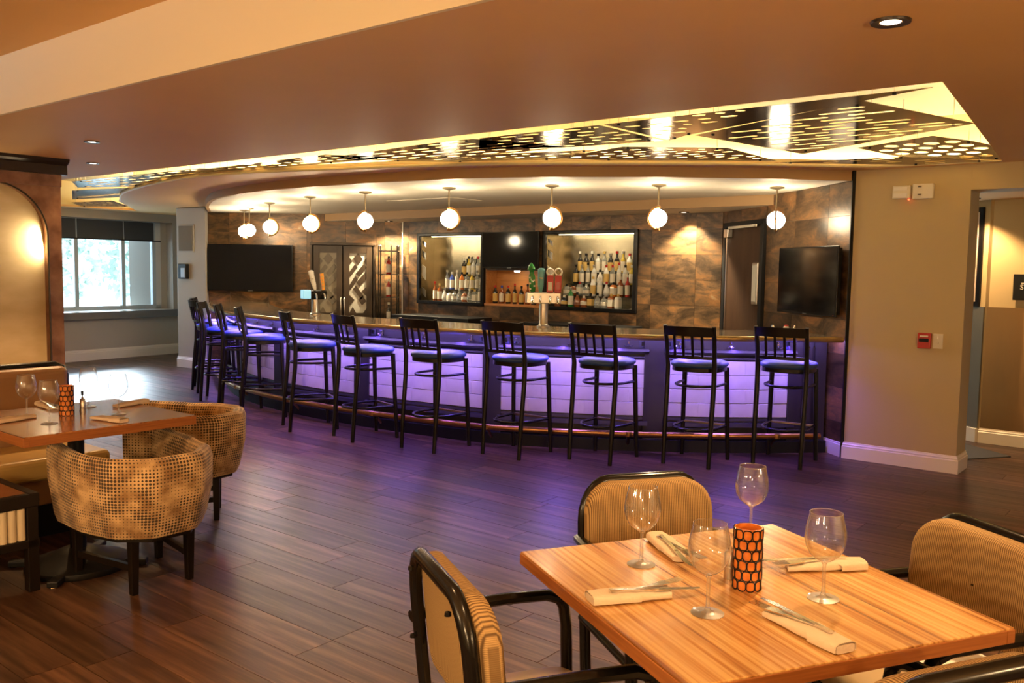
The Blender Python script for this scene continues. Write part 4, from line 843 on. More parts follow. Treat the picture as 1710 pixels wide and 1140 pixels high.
# iron rack with red bottles
t = empty('iron_rack', (-1.76, 12.52, 0)); tag(t, 'tall black iron rack with round finials in the lit corner', 'rack')
for a, b in ((-.13, -.09), (.13, -.09), (-.13, .09), (.13, .09), (.045, -.09)):
    p = MB().tube([(a, b, 0), (a, b, 1.82)], .010, 6).build('post', M['blackmetal'], t, smooth=60); MB().lathe([(.001, 1.81), (.016, 1.825), (.001, 1.845)], 10, (a, b, 0), caps=False).build('finial', M['chrome'], p, smooth=60)
for z in (.35, .74, 1.10, 1.42, 1.75): MB().box((0, 0, z), (.28, .20, .014)).build('rack_shelf', M['blackmetal'], t)
for i, (z, kd, c, cp_) in enumerate([(1.427, 'round', 'red', 'blackmatte'), (1.107, 'round', 'red', 'ivory'), (.747, 'slim', 'dark', 'ivory')]):
    o = empty('liquor_bottle', (-1.76, 12.52, z)); tag(o, f'{c} {kd} bottle on the {["upper", "middle", "lower"][i]} shelf of the iron rack', 'bottle', 'bottles on the iron rack')
    obj('bottle_body', bmesh_var(kd, BM, COLS[c][0]), None, o); obj('bottle_label', bmesh_var(kd, LM, 'label'), None, o); obj('bottle_cap', bmesh_var(kd, CM, cp_), None, o)
# beer taps
def tap_tower(x, y, rz, label, w, h, handles, badge=None):
    t = empty('beer_tap', (x, y, 1.0), rz); tag(t, label, 'beer tap', 'draught taps on the bar')
    MB().lathe([(.001, 0), (.06, 0), (.06, .012), (.045, .02), (.040, .03), (.040, h), (.001, h)], 20, caps=False).build('column', M['steel'], t, smooth=40)
    MB().box((0, 0, h + .05), (w, .11, .10)).build('tap_head', M['steel'] if not badge else M['blackmetal'], t, bevel=.008)
    if badge: MB().box((-w / 2 - .005, -.03, h + .055), (.085, .10, .095)).build('glowing_badge', M['tapglow'], t, bevel=.008)
    for hx, m, shape, tilt, m2 in handles:
        f = MB().tube([(hx, -.05, h + .06), (hx, -.10, h + .05), (hx, -.115, h + .0)], [.012, .012, .009], 8).build('faucet', M['chrome'], t, smooth=60)
        mb = MB()
        if shape == 'paddle': mb.lathe([(.012, 0), (.018, .02), (.026, .06), (.030, .17), (.034, .20), (.02, .215), (.001, .217)], 12, (0, 0, 0), sy=.6, caps=False)
        elif shape == 'disc': mb.box((0, 0, .075), (.058, .03, .15)); mb.lathe([(.001, .15), (.02, .15), (.02, .155)], 8, caps=False)
        elif shape == 'leaf': mb.lathe([(.014, 0), (.026, .02), (.028, .14), (.018, .17), (.020, .19), (.034, .205), (.022, .24), (.001, .262)], 10, (0, 0, 0), sy=.6, caps=False)
        else: mb.box((0, 0, .09), (.040, .022, .18), taper=.7)
        hd = mb.build('tap_handle', M[m], t, smooth=40, bevel=0); hd.location = (hx, -.06, h + .10); hd.rotation_euler = (tilt[0], tilt[1], 0)
        if shape == 'disc': 
            e = MB().tube([(.030 * math.cos(a), -.006, .182 + .030 * math.sin(a)) for a in [i * PI / 8 for i in range(16)]], .009, 6, closed=True).build('handle_ring', M['ivory'], hd, smooth=60); MB().box((0, -.018, .055), (.036, .006, .075)).build('handle_print', M[m2], hd)
        elif shape == 'paddle': MB().lathe([(.001, -.02), (.016, -.02), (.016, -.026), (.001, -.028)], 10, (0, 0, 0), caps=False).build('handle_print', M[m2], hd).location = (0, -.02, .15)
        elif shape == 'leaf':
            for k in range(5): MB().box((.018 if k % 2 else -.018, -.014, .03 + k * .025), (.014, .008, .014)).build('handle_print', M[m2], hd)
        else: 
            for k in range(4): MB().box((0, -.013, .04 + k * .035), (.016, .004, .018)).build('handle_print', M[m2], hd)
tap_tower(.28, 7.93, -.05, 'steel T shaped beer tap with green, blue and red handles', .31, .215, [(-.10, 'green', 'leaf', (0, -.06), 'ivory'), (-.03, 'jade', 'paddle', (0, .03), 'orangeh'), (.055, 'red', 'disc', (0, 0), 'ivory'), (.125, 'red', 'disc', (0, .02), 'redb')])
tap_tower(-2.12, 9.47, .55, 'beer tap with blue glowing badge, white and orange handles', .22, .165, [(-.02, 'ivory', 'paddle', (-.1, -.22), 'ivory'), (.07, 'orangeh', 'slab', (0, -.12), 'goldlabel')], True)
# shakers on the bar end
for x, y, m, lab in ((2.33, 7.86, 'ivory', 'white ceramic shaker on the right end of the bar'), (2.46, 7.90, 'ivory', 'white lidded sugar pot at the right end of the bar'), (2.53, 7.88, 'chrome', 'small chrome topped shaker at the far right of the bar')):
    t = empty('shaker', (x, y, 1.001)); tag(t, lab, 'shaker', 'shakers on the bar')
    k = 1.35 if 'pot' in lab else 1
    MB().lathe([(.001, 0), (.018 * k, 0), (.021 * k, .008), (.018 * k, .035), (.014 * k, .042)], 14, caps=False).build('shaker_body', M[m], t, smooth=50); MB().lathe([(.015 * k, .042), (.014 * k, .054), (.001, .058)], 14, caps=False).build('shaker_top', M['red'] if k > 1 else M['chrome'], t, smooth=50)

# ================================================================== WALL THINGS
FW = Frame(uv(0, 7.35), uv(1, 7.35))
t = empty('emergency_light', FW.p(-1.91, 0, 2.16), FW.r); tag(t, 'white twin head emergency light high on the beige wall', 'emergency light')
MB().box((.07, -.02, 0), (.15, .04, .115)).build('battery_box', M['ivory'], t, bevel=.006); MB().box((-.085, -.022, 0), (.13, .044, .10)).build('lamp_housing', M['ivory'], t, bevel=.006)
for x in (.055, .055):
    pass
for k, (x, z) in enumerate(((.05, .03), (.05, -.03))): MB().lathe([(.001, 0), (.014, 0), (.016, .01)], 12, (0, 0, 0), caps=False).build('lamp_head', M['chrome'], t).location = (x, -.045, z)
for z in (-.025, .025): MB().box((-.09, -.046, z), (.10, .006, .028)).build('louvre', M['white'], t)
MB().lathe([(.001, -.01), (.007, -.008), (.007, 0)], 8, (-.03, -.03, -.055), caps=False).build('indicator_led', M['redled'], t)
t = empty('fire_alarm', FW.p(-1.775, 0, 1.01), FW.r); tag(t, 'small red fire alarm pull station on the beige wall', 'fire alarm')
MB().box((0, -.02, 0), (.095, .04, .12)).build('alarm_body', M['red'], t, bevel=.006); MB().box((0, -.045, .005), (.07, .012, .028)).build('pull_handle', M['blackmatte'], t, bevel=.003); MB().box((0, -.044, .036), (.06, .006, .012)).build('alarm_print', M['ivory'], t)
t = empty('switch_plate', FW.p(-1.682, 0, 1.01), FW.r); tag(t, 'ivory switch plate beside the red fire alarm', 'switch')
MB().box((0, -.004, 0), (.072, .008, .115)).build('plate', M['ivory'], t, bevel=.003); MB().lathe([(.001, 0), (.009, 0), (.009, .008)], 10, caps=False).build('key_switch', M['steel'], t).location = (0, -.012, -.018); MB().box((0, -.011, .028), (.012, .006, .02)).build('toggle', M['steel'], t)
FC = Frame((-4.98, 13.10), (-4.41, 12.70))
t = empty('speaker_grille', FC.p(.24, 0, 1.90), FC.r); tag(t, 'square brown wall grille high on the pale column', 'grille')
MB().box((0, -.006, 0), (.37, .012, .40)).build('grille_frame', M['greige'], t, bevel=.003); MB().box((0, -.014, 0), (.33, .008, .36)).build('grille_cloth', M['mesh_grille'], t)
t = empty('paper_dispenser', FC.p(.20, 0, 1.42), FC.r); tag(t, 'small dark grey dispenser on the column below the grille', 'dispenser')
MB().box((0, -.03, 0), (.19, .06, .22)).build('dispenser_body', M['blackmatte'], t, bevel=.01); MB().box((.03, -.062, -.02), (.10, .008, .14)).build('dispenser_cover', mat('grey_cover', (.30, .32, .36), .3), t, bevel=.01)
# passage: framed poster, stair sign, door mat
t = empty('framed_poster', (p0.x, p0.y, 1.69), math.atan2(dd.y, dd.x)); tag(t, 'black framed poster in the side passage', 'poster')
MB().box((.33, .012, 0), (.55, .02, .90)).build('poster_frame', M['black'], t, bevel=.004); MB().box((.33, .024, 0), (.46, .004, .81)).build('poster_sheet', M['pinkpaper'], t); MB().box((.22, .027, -.12), (.10, .002, .08)).build('poster_print', M['red'], t)
FH = Frame(uv(0, 8.905), uv(1, 8.905))
def text_mesh(s, size, ext=.002):
    c = bpy.data.curves.new('lettering', 'FONT'); c.body = s; c.size = size; c.extrude = ext; c.align_x = 'CENTER'; o = bpy.data.objects.new('lettering', c); COL.objects.link(o)
    dg = bpy.context.evaluated_depsgraph_get(); me = bpy.data.meshes.new_from_object(o.evaluated_get(dg)); bpy.data.objects.remove(o); return me
t = empty('stair_sign', FH.p(-1.31, 0, 1.425), FH.r); tag(t, 'black sign with pale stair symbol in the side passage', 'sign')
MB().box((0, -.008, 0), (.27, .012, .23)).build('sign_board', M['blackmatte'], t, bevel=.003)
for s_, z, sz in (('STAIR', -.02, .062), ('C', -.095, .085)):
    o = obj('lettering', text_mesh(s_, sz), M['ivory'], t); o.location = (0, -.016, z); o.rotation_euler = (PI / 2, 0, 0)
mb = MB(); x, z = -.07, .035
for k in range(4): mb.box((x + .015, -.015, z), (.034, .003, .007)); mb.box((x + .030, -.015, z + .010), (.007, .003, .022)); x += .03; z += .02
mb.build('stair_symbol', M['ivory'], t)
mm_ = MB().prism([(4.10, 7.93), (4.22, 7.33), (3.74, 7.19), (3.60, 7.72)], .0, .008).build('door_mat', M['matt']); tag(mm_, 'dark grey ribbed door mat in the side passage', 'mat')

# ================================================================== DINING FURNITURE
def square_table(x, y, rz, top, label, base='dark', t_=.034, w=.82, z=.76):
    t = empty('dining_table', (x, y, 0), rz); tag(t, label, 'table', 'dining tables')
    MB().box((0, 0, z - .004), (w - .004, w - .004, .008)).build('table_top', top, t, bevel=.0015, seg=1)
    for k in range(4):
        a = k * PI / 2; MB().box((math.cos(a) * (w / 2 - .012), math.sin(a) * (w / 2 - .012), z - t_ / 2 - .004), (.024, w if k % 2 == 0 else w - .048, t_ - .004), rz=0 if k % 2 == 0 else 0).mesh('x')
    for k in range(2):
        s_ = (-1, 1)[k]
        MB().box((s_ * (w / 2 - .012), 0, z - .002 - t_ / 2), (.024, w, t_ - .004)).build('edge_band', M['tableedge'], t, bevel=.0015, seg=1)
        MB().box((0, s_ * (w / 2 - .012), z - .002 - t_ / 2), (w - .048, .024, t_ - .004)).build('edge_band', M['tableedge'], t, bevel=.0015, seg=1)
    MB().box((0, 0, z - .022), (w - .05, w - .05, .024)).build('core_board', M['rust'], t)
    MB().box((0, 0, z - .045), (.42, .42, .02)).build('top_plate', M['blackmatte'], t, bevel=.004)
    MB().lathe([(.038, .05), (.038, z - .05)], 20).build('column', M['blackmatte'], t, smooth=40)
    MB().lathe([(.001, .10), (.06, .10), (.10, .085), (.15, .06), (.20, .045), (.24, .03), (.245, .012), (.24, .0)], 28, caps=False).build('base_dome', M['blackmatte'], t, smooth=40)
    for k in range(4):
        a = k * PI / 2 + PI / 4; f = MB().box((math.cos(a) * .27, math.sin(a) * .27, .02), (.12, .05, .03), rz=a).build('base_foot', M['blackmatte'], t, bevel=.006); MB().lathe([(.018, 0), (.02, .004), (.018, .008)], 12, (math.cos(a) * .31, math.sin(a) * .31, 0)).build('glide', M['chrome'], f)
    return t
square_table(.56, 2.07, .3715, M['tabletop'], 'square golden striped wood table in the right foreground')
square_table(-2.154, 4.31, ANG_V, M['darktable'], 'square reddish wood table in front of the banquette on the left', t_=.045)

# ---- dining arm chair
def rrect(w, h, r, n=6):
    P = []
    for cx, cz, a0 in ((w / 2 - r, h / 2 - r, 0), (-w / 2 + r, h / 2 - r, PI / 2), (-w / 2 + r, -h / 2 + r, PI), (w / 2 - r, -h / 2 + r, 1.5 * PI)):
        P += [(cx + r * math.cos(a0 + k * PI / 2 / n), cz + r * math.sin(a0 + k * PI / 2 / n)) for k in range(n + 1)]
    return P
def dining_chair():
    t = empty('dining_chair'); m = M['blackmetal']
    lean = .10
    def yb(z): return -.175 - lean * (z - .46)
    path = [(-.205, yb(.0) + .0, 0)] + [(-.212, yb(z), z) for z in (.25, .46, .60, .70)] + [(-.212 + .09 * (1 - math.cos(a)), yb(.70 + .125 * math.sin(a)), .705 + .125 * math.sin(a)) for a in [PI / 2 * k / 6 for k in range(1, 7)]]
    path = path + [(-x, y, z) for x, y, z in reversed(path)]
    MB().tube(path, .020, 8, flat=.85).build('back_frame', m, t, smooth=50)
    # upholstered back pad
    out = rrect(.445, .275, .095); rows = []
    for k, (s_, d) in enumerate(((.90, -.026), (.975, -.024), (1.0, -.010), (1.0, .012), (.975, .026), (.90, .034), (.6, .040), (.02, .042))):
        rows.append([(x * s_, yb(.695 + z * s_) + .036 + d - .016 + .026 * (x * s_ / .22) ** 2, .695 + z * s_) for x, z in out])
    mb = MB(); mb.grid(rows, wrap=True); mb.f.append(tuple(range(len(out)))[::-1]); mb.build('back_pad', M['weave'], t, smooth=60)
    for x, z in ((-.15, .79), (.15, .79), (-.20, .60), (.20, .60)): MB().lathe([(.001, 0), (.008, .0), (.007, .008), (.001, .010)], 8, caps=False).build('bolt', M['blackmetal'], t).location = (x, yb(z) - .022, z)
    for sx in (-1, 1):
        arm = [(sx * .220, -.21, .645), (sx * .232, -.15, .65), (sx * .238, .05, .652), (sx * .238, .165, .648), (sx * .237, .20, .635), (sx * .236, .215, .61), (sx * .234, .222, .56), (sx * .228, .228, .30), (sx * .222, .235, 0)]
        MB().tube(arm[:5], .020, 8, flat=.75).build('arm_rest', m, t, smooth=50); MB().tube(arm[3:], .018, 8, flat=.85).build('front_leg', m, t, smooth=50)
        MB().tube([(sx * .225, -.165, .40), (sx * .228, .215, .40)], .012, 8).build('side_rail', m, t, smooth=60)
    MB().tube([(-.228, .215, .40), (.228, .215, .40)], .012, 8).build('front_rail', m, t, smooth=60); MB().tube([(-.215, -.165, .40), (.215, -.165, .40)], .012, 8).build('rear_rail', m, t, smooth=60)
    so = rrect(.435, .44, .06)
    def ring(k, z): return [(x * k, y * k * .92 + .02, z) for x, y in so]
    mb = MB(); mb.grid([ring(.95, .405), ring(.99, .412), ring(1.0, .44), ring(.98, .458), ring(.9, .470), ring(.6, .478), ring(.02, .480)], wrap=True); mb.f.append(tuple(range(len(so)))[::-1]); mb.build('seat', M['seatvinyl'], t, smooth=60)
    return t
dc = dining_chair()
# facing angles: local +y looks at the table
CH = [(.035, 2.005, -PI / 2 + .3715, 'gold woven armchair at the left side of the golden table, seen from behind'),
      (.50, 2.665, PI + .30, 'gold woven armchair at the far side of the golden table, facing the camera'),
      (1.10, 2.24, PI / 2 + .30, 'gold woven armchair at the right side of the golden table, cut by the frame'),
      (.733, 1.655, .3715, 'gold woven armchair in the bottom right corner, only its back showing')]
for i, (x, y, a, lab) in enumerate(CH):
    o = dc if i == 0 else copy_tree(dc); o.location = (x, y, 0); o.rotation_euler = (0, 0, a); tag(o, lab, 'chair', 'woven armchairs around the golden table')
cd = MB().box((0, 0, 0), (.20, .12, .004)).build('white_card', M['paper'], loc=(1.185, 2.325, .4835), rz=.38); tag(cd, 'blank white card lying on the right woven chair seat', 'card')

# ---- barrel armchairs in dotted velvet
def barrel_chair():
    t = empty('barrel_armchair')
    n = 40; R0 = []
    def plan(k, hw, back, front):
        # k in [-1,1] : left arm front -> back -> right arm front, faceted
        pts = [(-hw * .97, front), (-hw * 1.02, .02), (-hw * .86, -back * .62), (-hw * .40, -back), (hw * .40, -back), (hw * .86, -back * .62), (hw * 1.02, .02), (hw * .97, front)]
        L_ = [0]
        for a, b in zip(pts, pts[1:]): L_.append(L_[-1] + math.dist(a, b))
        d = (k + 1) / 2 * L_[-1]; i = max(j for j in range(len(pts) - 1) if L_[j] <= d + 1e-9); f = (d - L_[i]) / (L_[i + 1] - L_[i])
        return (pts[i][0] + (pts[i + 1][0] - pts[i][0]) * f, pts[i][1] + (pts[i + 1][1] - pts[i][1]) * f), d
    prof = [(.0, .285, 1.0, 0), (.06, .33, 1.06, 0), (.35, .50, 1.16, 0), (.62, .635, 1.17, 0), (.80, .672, 1.13, 0), (.92, .685, 1.05, 1), (1.0, .672, .95, 1), (1.1, .62, .90, 1), (1.3, .50, .86, 1), (1.45, .36, .82, 1)]
    ks = [-1 + 2 * i / n for i in range(n + 1)]
    def smooth_plan(k, s_, z):
        (x, y), d = plan(k, .275 * s_, .335 * s_, .30); (x1, y1), _ = plan(max(-1, k - .035), .275 * s_, .335 * s_, .30); (x2, y2), _ = plan(min(1, k + .035), .275 * s_, .335 * s_, .30)
        return ((x * 2 + x1 + x2) / 4, (y * 2 + y1 + y2) / 4), d
    verts = []; uvs = []
    for q, z, s_, inn in prof:
        for k in ks:
            (x, y), d = smooth_plan(k, s_, z); arm = max(0, (abs(k) - .55) / .45); zz = z + ((.012 * arm - .018 * (1 - arm)) if z > .4 else 0)
            verts.append((x, y, zz)); (a_, _d) = plan(k, .275 * 1.1, .335 * 1.1, .27); uvs.append((_d, z if not inn else .69 + (.69 - z)))
    fs = []; m_ = n + 1
    for i in range(len(prof) - 1):
        for k in range(n): fs.append((i * m_ + k, i * m_ + k + 1, (i + 1) * m_ + k + 1, (i + 1) * m_ + k))
    P = len(prof)
    fs.append(tuple(i * m_ for i in range(P))); fs.append(tuple(i * m_ + n for i in range(P))[::-1])
    me = bpy.data.meshes.new('shell'); me.from_pydata(verts, [], fs); ul = me.uv_layers.new(name='UVMap')
    for lp in me.loops: ul.data[lp.index].uv = uvs[lp.vertex_index]
    bm = bmesh.new(); bm.from_mesh(me); bmesh.ops.recalc_face_normals(bm, faces=bm.faces)
    for f in bm.faces: f.smooth = True
    for e in bm.edges:
        if len(e.link_faces) == 2 and e.calc_face_angle(0) > .75: e.smooth = False
    bm.to_mesh(me); bm.free(); obj('shell', me, M['dots'], t)
    # seat cushion
    so = [(x * .92, y * .9 + .01) for x, y in [(-.235, .27), (-.245, 0), (-.20, -.19), (-.09, -.27), (.09, -.27), (.20, -.19), (.245, 0), (.235, .27), (.12, .30), (-.12, .30)]]
    rows = []
    for s_, z in ((.96, .31), (1.02, .33), (1.04, .38), (1.0, .42), (.9, .435), (.5, .445), (.02, .447)): rows.append([(x * s_, y * s_, z) for x, y in so])
    mb = MB(); mb.grid(rows, wrap=True); me = mb.mesh('seat_cushion', smooth=50); ul = me.uv_layers.new(name='UVMap')
    for lp in me.loops: v = me.vertices[lp.vertex_index].co; ul.data[lp.index].uv = (v.x, v.y + v.z)
    obj('seat_cushion', me, M['dots'], t)
    MB().prism([(-.25, .25), (-.26, 0), (-.21, -.19), (-.10, -.31), (.10, -.31), (.21, -.19), (.26, 0), (.25, .25)], .262, .33).build('seat_base', M['rust'], t)
    for sx in (-1, 1):
        MB().box((sx * .145, -.215, .14), (.045, .045, .28), taper=.72).build('back_leg', M['rust'], t, bevel=.004); MB().box((sx * .215, .20, .14), (.045, .045, .28), taper=.72).build('front_leg', M['rust'], t, bevel=.004)
        MB().box((sx * .18, -.01, .13), (.022, .40, .03), rz=-sx * .17).build('stretcher', M['rust'], t)
    return t
bc1 = barrel_chair(); bc1.location = (-1.79, 4.17, 0); bc1.scale = (.96, .96, .97); bc1.rotation_euler = (0, 0, math.atan2(.626, -.78) - PI / 2); tag(bc1, 'dotted gold velvet barrel armchair nearest the camera, back turned', 'armchair', 'dotted velvet barrel armchairs')
bc2 = copy_tree(bc1); bc2.location = (-1.98, 5.22, 0); bc2.rotation_euler = (0, 0, math.atan2(-.28, -.96) - PI / 2); tag(bc2, 'dotted gold velvet barrel armchair behind the reddish table, facing left', 'armchair', 'dotted velvet barrel armchairs')

# ---- banquette and low bench (UV aligned)
t = empty('banquette', (0, 0, 0), ANG_U); tag(t, 'brown leather banquette with tall back against the arched wall', 'banquette')
mb = MB()
VB = 2.44
prof = [(-5.50, .05), (-5.36, .05), (-5.345, .80), (-5.36, .87), (-5.40, .895), (-5.47, .895), (-5.50, .87)]
bp_ = []
MB().box((-5.425, (VB - 1.2) / 2, .47), (.13, VB + 1.2, .86)).build('backrest', M['leather'], t, bevel=.045, seg=4)
MB().tube([(-5.42, -1.2, .905), (-5.42, VB - .06, .905), (-5.42, VB - .02, .885), (-5.42, VB - .003, .84), (-5.42, VB, .45)], .022, 8).build('top_rail', M['black'], t, smooth=60)
MB().box((-5.12, (VB - 1.2) / 2, .40), (.50, VB + 1.2, .12)).build('seat_cushion', M['leatherseat'], t, bevel=.03, seg=3)
MB().box((-5.13, (VB - 1.2) / 2, .27), (.44, VB + 1.18, .14)).build('front_apron', M['leather'], t, bevel=.006)
MB().box((-5.18, (VB - 1.2) / 2, .10), (.36, VB + 1.16, .20)).build('plinth', M['blackmatte'], t)
MB().box((-4.995, (VB - 1.2) / 2, .195), (.012, VB + 1.15, .02)).build('plinth_trim', M['brass'], t)
t = empty('low_bench', (0, 0, 0), ANG_U); tag(t, 'low wood topped bench with dark frame and cream ribbed panel', 'bench')
U1, V1, U0, V0 = -4.18, 1.75, -4.72, .95
MB().box(((U0 + U1) / 2, (V0 + V1) / 2 - .01, .445), (U1 - U0 - .02, V1 - V0 - .05, .02)).build('bench_top', M['tableedge'], t, bevel=.003)
for vv in (V0 + .02, V1 - .02): MB().box(((U0 + U1) / 2, vv, .435), (U1 - U0, .045, .045)).build('frame_rail', M['rust'], t, bevel=.005)
MB().box((U1 - .02, (V0 + V1) / 2, .425), (.045, V1 - V0, .06)).build('frame_rail', M['rust'], t, bevel=.005)
MB().box((U1 - .02, (V0 + V1) / 2, .225), (.04, V1 - V0, .04)).build('lower_rail', M['rust'], t, bevel=.004)
for a in (U0 + .03, U1 - .025):
    for b in (V0 + .03, V1 - .03): MB().box((a, b, .21), (.05, .05, .42)).build('leg', M['rust'], t, bevel=.004)
k = 0; y_ = V1 - .075
while y_ > V0 + .08:
    MB().lathe([(.019, .247), (.019, .393)], 10, (U1 - .022, y_, 0)).build('panel_rib', M['ribcream'], t, smooth=60); y_ -= .039; k += 1

# ---- wine glasses
def wine_glass():
    t = empty('wine_glass')
    pr_ = [(.036, 0), (.0365, .002), (.022, .004), (.008, .008), (.0045, .016), (.0038, .05), (.0042, .080), (.008, .088), (.020, .094), (.034, .106), (.043, .124), (.0465, .142), (.045, .164), (.0405, .186), (.0365, .203)]
    MB().lathe([(.001, .0005), (.035, .0005)] + pr_[:8] + [(.001, .0885)], 32, caps=False).build('stem_and_foot', M['glassfoot'], t, smooth=60)
    MB().lathe(pr_[7:], 36, caps=False).build('bowl', M['glass'], t, smooth=180)
    MB().tube([(.0365 * math.cos(a), .0365 * math.sin(a), .203) for a in [i * PI / 18 for i in range(36)]], .0009, 5, closed=True).build('rim', M['glass'], t, smooth=180)
    return t
wg = wine_glass(); GL = [(.34, 2.21, 'golden table, at its far left'), (.69, 2.47, 'golden table, behind the candle holder'), (.44, 1.89, 'golden table, nearest the camera'), (.73, 1.99, 'golden table, right of the candle holder'),
      (-2.37, 4.27, 'reddish table, farthest left by the banquette'), (-2.16, 4.08, 'reddish table, left of the candle holder'), (-2.22, 4.59, 'reddish table, farthest back against the bright floor'), (-1.96, 4.36, 'reddish table, rightmost of its four')]
for i, (x, y, lab) in enumerate(GL):
    o = wg if i == 0 else copy_tree(wg); o.location = (x, y, .7605); tag(o, 'empty wine glass on the ' + lab, 'wine glass', 'empty wine glasses')

# ---- candle holders and mills
def candle():
    t = empty('candle_holder'); R_ = .033; H_ = .148
    MB().lathe([(R_ - .002, .002), (R_, .0), (R_, H_), (R_ - .003, H_), (R_ - .003, .01), (.001, .01)], 28, caps=False).build('orange_glass', M['orangeglass'], t, smooth=40)
    a8 = rrect(.0195, .0235, .0065, 2); pts = [(math.sin(x / R_) * (R_ + .0008), -math.cos(x / R_) * (R_ + .0008), z) for x, z in a8]
    rm = MB().tube(pts, .0018, 4, closed=True).mesh('lattice_ring'); rm.materials.append(M['black'])
    cols = 10
    for r_ in range(6):
        for c in range(cols):
            o = bpy.data.objects.new('lattice_ring', rm); COL.objects.link(o); o.parent = t; o.location = (0, 0, .013 + .0125 * 0 + r_ * .0244); o.rotation_euler = (0, 0, 2 * PI * (c + .5 * (r_ % 2)) / cols)
    return t
cn = candle(); cn.location = (.57, 2.055, .7605); tag(cn, 'orange glass candle holder with black lattice on the golden table', 'candle holder', 'orange lattice candle holders')
c2 = copy_tree(cn); c2.location = (-2.20, 4.32, .7605); tag(c2, 'orange glass candle holder with black lattice on the reddish table', 'candle holder', 'orange lattice candle holders')
def mill(x, y, lab, m='steel', s_=1.0):
    t = empty('salt_mill', (x, y, .7605)); t.scale = (s_, s_, s_); tag(t, lab, 'mill', 'steel salt and pepper mills')
    MB().lathe([(.001, 0), (.014, 0), (.014, .028), (.012, .030), (.012, .033), (.0145, .035), (.0145, .062), (.011, .068), (.001, .069)], 20, caps=False).build('mill_body', M[m], t, smooth=35); MB().lathe([(.001, .069), (.006, .070), (.007, .074), (.001, .078)], 12, caps=False).build('mill_knob', M['chrome'], t, smooth=50)
mill(.545, 2.12, 'steel mill behind the candle holder on the golden table')
mill(-2.145, 4.37, 'steel mill right beside the candle holder on the reddish table'); mill(-2.17, 4.42, 'dark steel mill behind the candle holder on the reddish table', 'nickel'); 
t = empty('table_marker', (-2.185, 4.45, .7605)); tag(t, 'thin dark table marker behind the mills on the reddish table', 'table marker'); MB().lathe([(.001, 0), (.016, 0), (.016, .006), (.004, .01), (.003, .085), (.001, .085)], 12, caps=False).build('marker_stand', M['blackmatte'], t, smooth=40); MB().box((0, 0, .092), (.012, .006, .022)).build('marker_tip', M['blackmatte'], t)

# ---- rolled napkins with cutlery
def napkin_mesh():
    rows = []; N_ = 24
    for i in range(15):
        u = i / 14; x = -.10 + .20 * u; w = .024 + .009 * min(1, u * 1.8); h = .0095 + .0015 * math.sin(u * 5)
        def se(c, p): return math.copysign(abs(c) ** p, c)
        rows.append([(x + (.010 * math.cos(a) if i > 10 else 0), w * se(math.cos(a), .55), h + h * .97 * se(math.sin(a), .6) + .0008 * math.sin(a * 3 + i * .9)) for a in [2 * PI * k / N_ for k in range(N_)]])
    mb = MB(); mb.grid(rows, wrap=True); mb.f += [tuple(range(N_))[::-1], tuple(range(len(mb.v) - N_, len(mb.v)))]; return mb.mesh('napkin_cloth', smooth=60)
nm = napkin_mesh(); nm.materials.append(M['cloth'])
wrap = MB(); rows = []
for i in range(8):
    u = i / 7; rows.append([(-.101 + .115 * u * (1 - .38 * (math.cos(a) * .5 + .5)), (.0355 - .008 * (1 - u)) * math.copysign(abs(math.cos(a)) ** .55, math.cos(a)), .0095 + (.0125 + .001 * math.sin(3 * u + a)) * math.copysign(abs(math.sin(a)) ** .6, math.sin(a))) for a in [-.35 + (PI + .7) * k / 18 for k in range(19)]])
wrap.grid(rows); wm = wrap.mesh('napkin_fold', smooth=60); wm.materials.append(M['cloth'])
def fork_mesh():
    mb = MB(); mb.box((-.06, 0, 0), (.12, .007, .003)); mb.box((.01, 0, .0005), (.02, .016, .003)); mb.box((.03, 0, .001), (.022, .023, .003))
    for k in range(4): mb.box((.062, -.0098 + k * .0065, .002), (.045, .0032, .0025), ry=-.06)
    return mb.mesh('fork')
def knife_mesh():
    mb = MB(); mb.box((-.06, 0, 0), (.12, .010, .005)); mb.add([(0, -.006, -.0015), (.075, -.008, -.001), (.105, -.002, -.0008), (.108, .006, -.0008), (0, .007, -.0015), (0, -.006, .0015), (.075, -.008, .001), (.105, -.002, .0008), (.108, .006, .0008), (0, .007, .0015)], [(0, 1, 2, 3, 4), (9, 8, 7, 6, 5), (0, 5, 6, 1), (1, 6, 7, 2), (2, 7, 8, 3), (3, 8, 9, 4), (4, 9, 5, 0)])
    return mb.mesh('knife')
fm, km = fork_mesh(), knife_mesh(); fm.materials.append(M['chrome']); km.materials.append(M['chrome'])
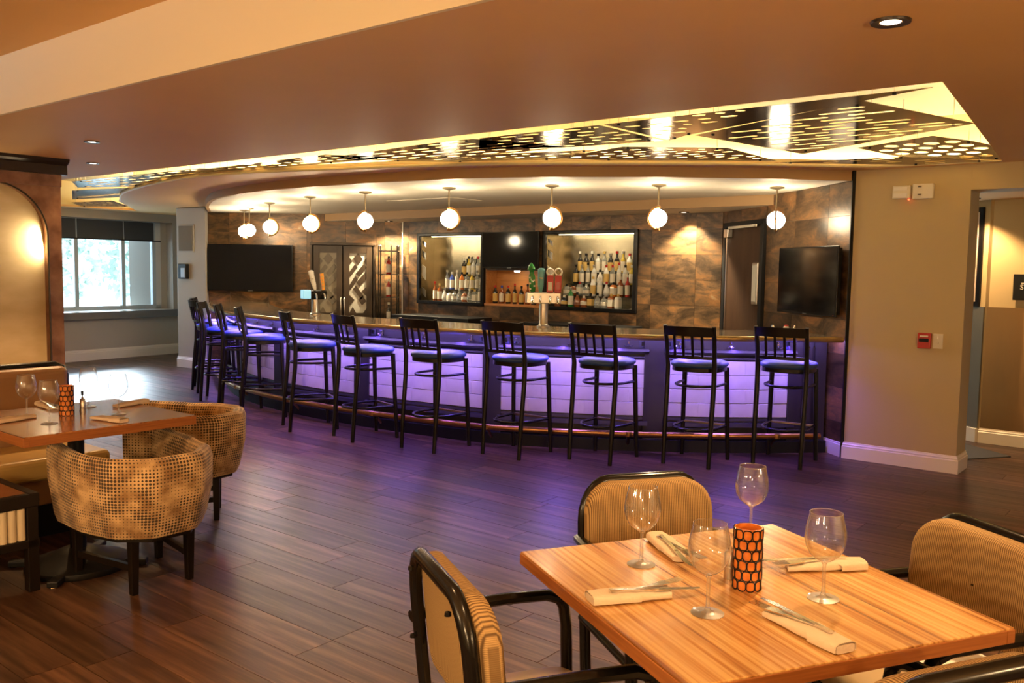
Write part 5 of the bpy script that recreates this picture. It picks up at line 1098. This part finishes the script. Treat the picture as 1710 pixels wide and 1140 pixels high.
NAP = [(.28, 1.972, .31, 'left side of the golden table', 1), (.435, 2.33, -1.33, 'far side of the golden table', 1), (.81, 2.205, PI + .08, 'right side of the golden table', 1), (.63, 1.785, 1.99, 'near side of the golden table', 1),
       (-2.36, 4.15, 1.2, 'left edge of the reddish table', 0), (-2.42, 4.55, -.75, 'banquette side of the reddish table', 1), (-2.03, 4.66, -2.0, 'far side of the reddish table', 0), (-1.92, 4.18, 2.62, 'right side of the reddish table', 0)]
for x, y, a, lab, cut in NAP:
    t = empty('rolled_napkin', (x, y, .7605), a); tag(t, 'rolled beige linen napkin on the ' + lab, 'napkin', 'rolled linen napkins')
    obj('napkin_cloth', nm, None, t); obj('napkin_fold', wm, None, t)
    if cut:
        c, s_ = math.cos(a), math.sin(a)
        o = obj('fork', fm, None); o.location = (x + c * .065 - s_ * .012, y + s_ * .065 + c * .012, .7815); o.rotation_euler = (0, .02, a + .22); tag(o, 'steel fork tucked in the napkin on the ' + lab, 'fork', 'forks in the napkins')
        o = obj('knife', km, None); o.location = (x + c * .065 + s_ * .012, y + s_ * .065 - c * .012, .7805); o.rotation_euler = (0, .05, a - .06); tag(o, 'steel knife tucked in the napkin on the ' + lab, 'knife', 'knives in the napkins')

# ================================================================== lamps added out of view, around and behind the camera, to light the room
fill_m = mat('fill_globe', (1, 1, 1), .3, emit=(1.0, .655, .325), estr=430)
FILL = [((-2.6, .6), 'A'), ((2.6, -.4), 'B'), ((-.6, -2.2), 'C'), ((-4.0, 1.2), 'D'), ((3.4, .6), 'E'), ((-.9, -.3), 'F')]
NEWG = None; pr2 = pendant(1.2)
for (x, y), k in FILL:
    o = copy_tree(pr2) if k != 'A' else pr2; o.location = (x, y, 2.668)
    for ch in o.children:
        if ch.name.startswith('globe'):
            if NEWG is None: NEWG = ch.data.copy(); NEWG.materials.clear(); NEWG.materials.append(fill_m)
            ch.data = NEWG
    tag(o, 'white globe pendant lamp added out of view to light the room', 'pendant lamp', 'globe pendants of the dining room')
for x, y, k in ((-1.15, 2.55, 'A'), (.35, .9, 'B')):  # two unseen recessed lights, added only for their illumination
    downlight(x, y, 2.668, 'recessed downlight added out of view in the raised ceiling', 90, 90, r=.05)
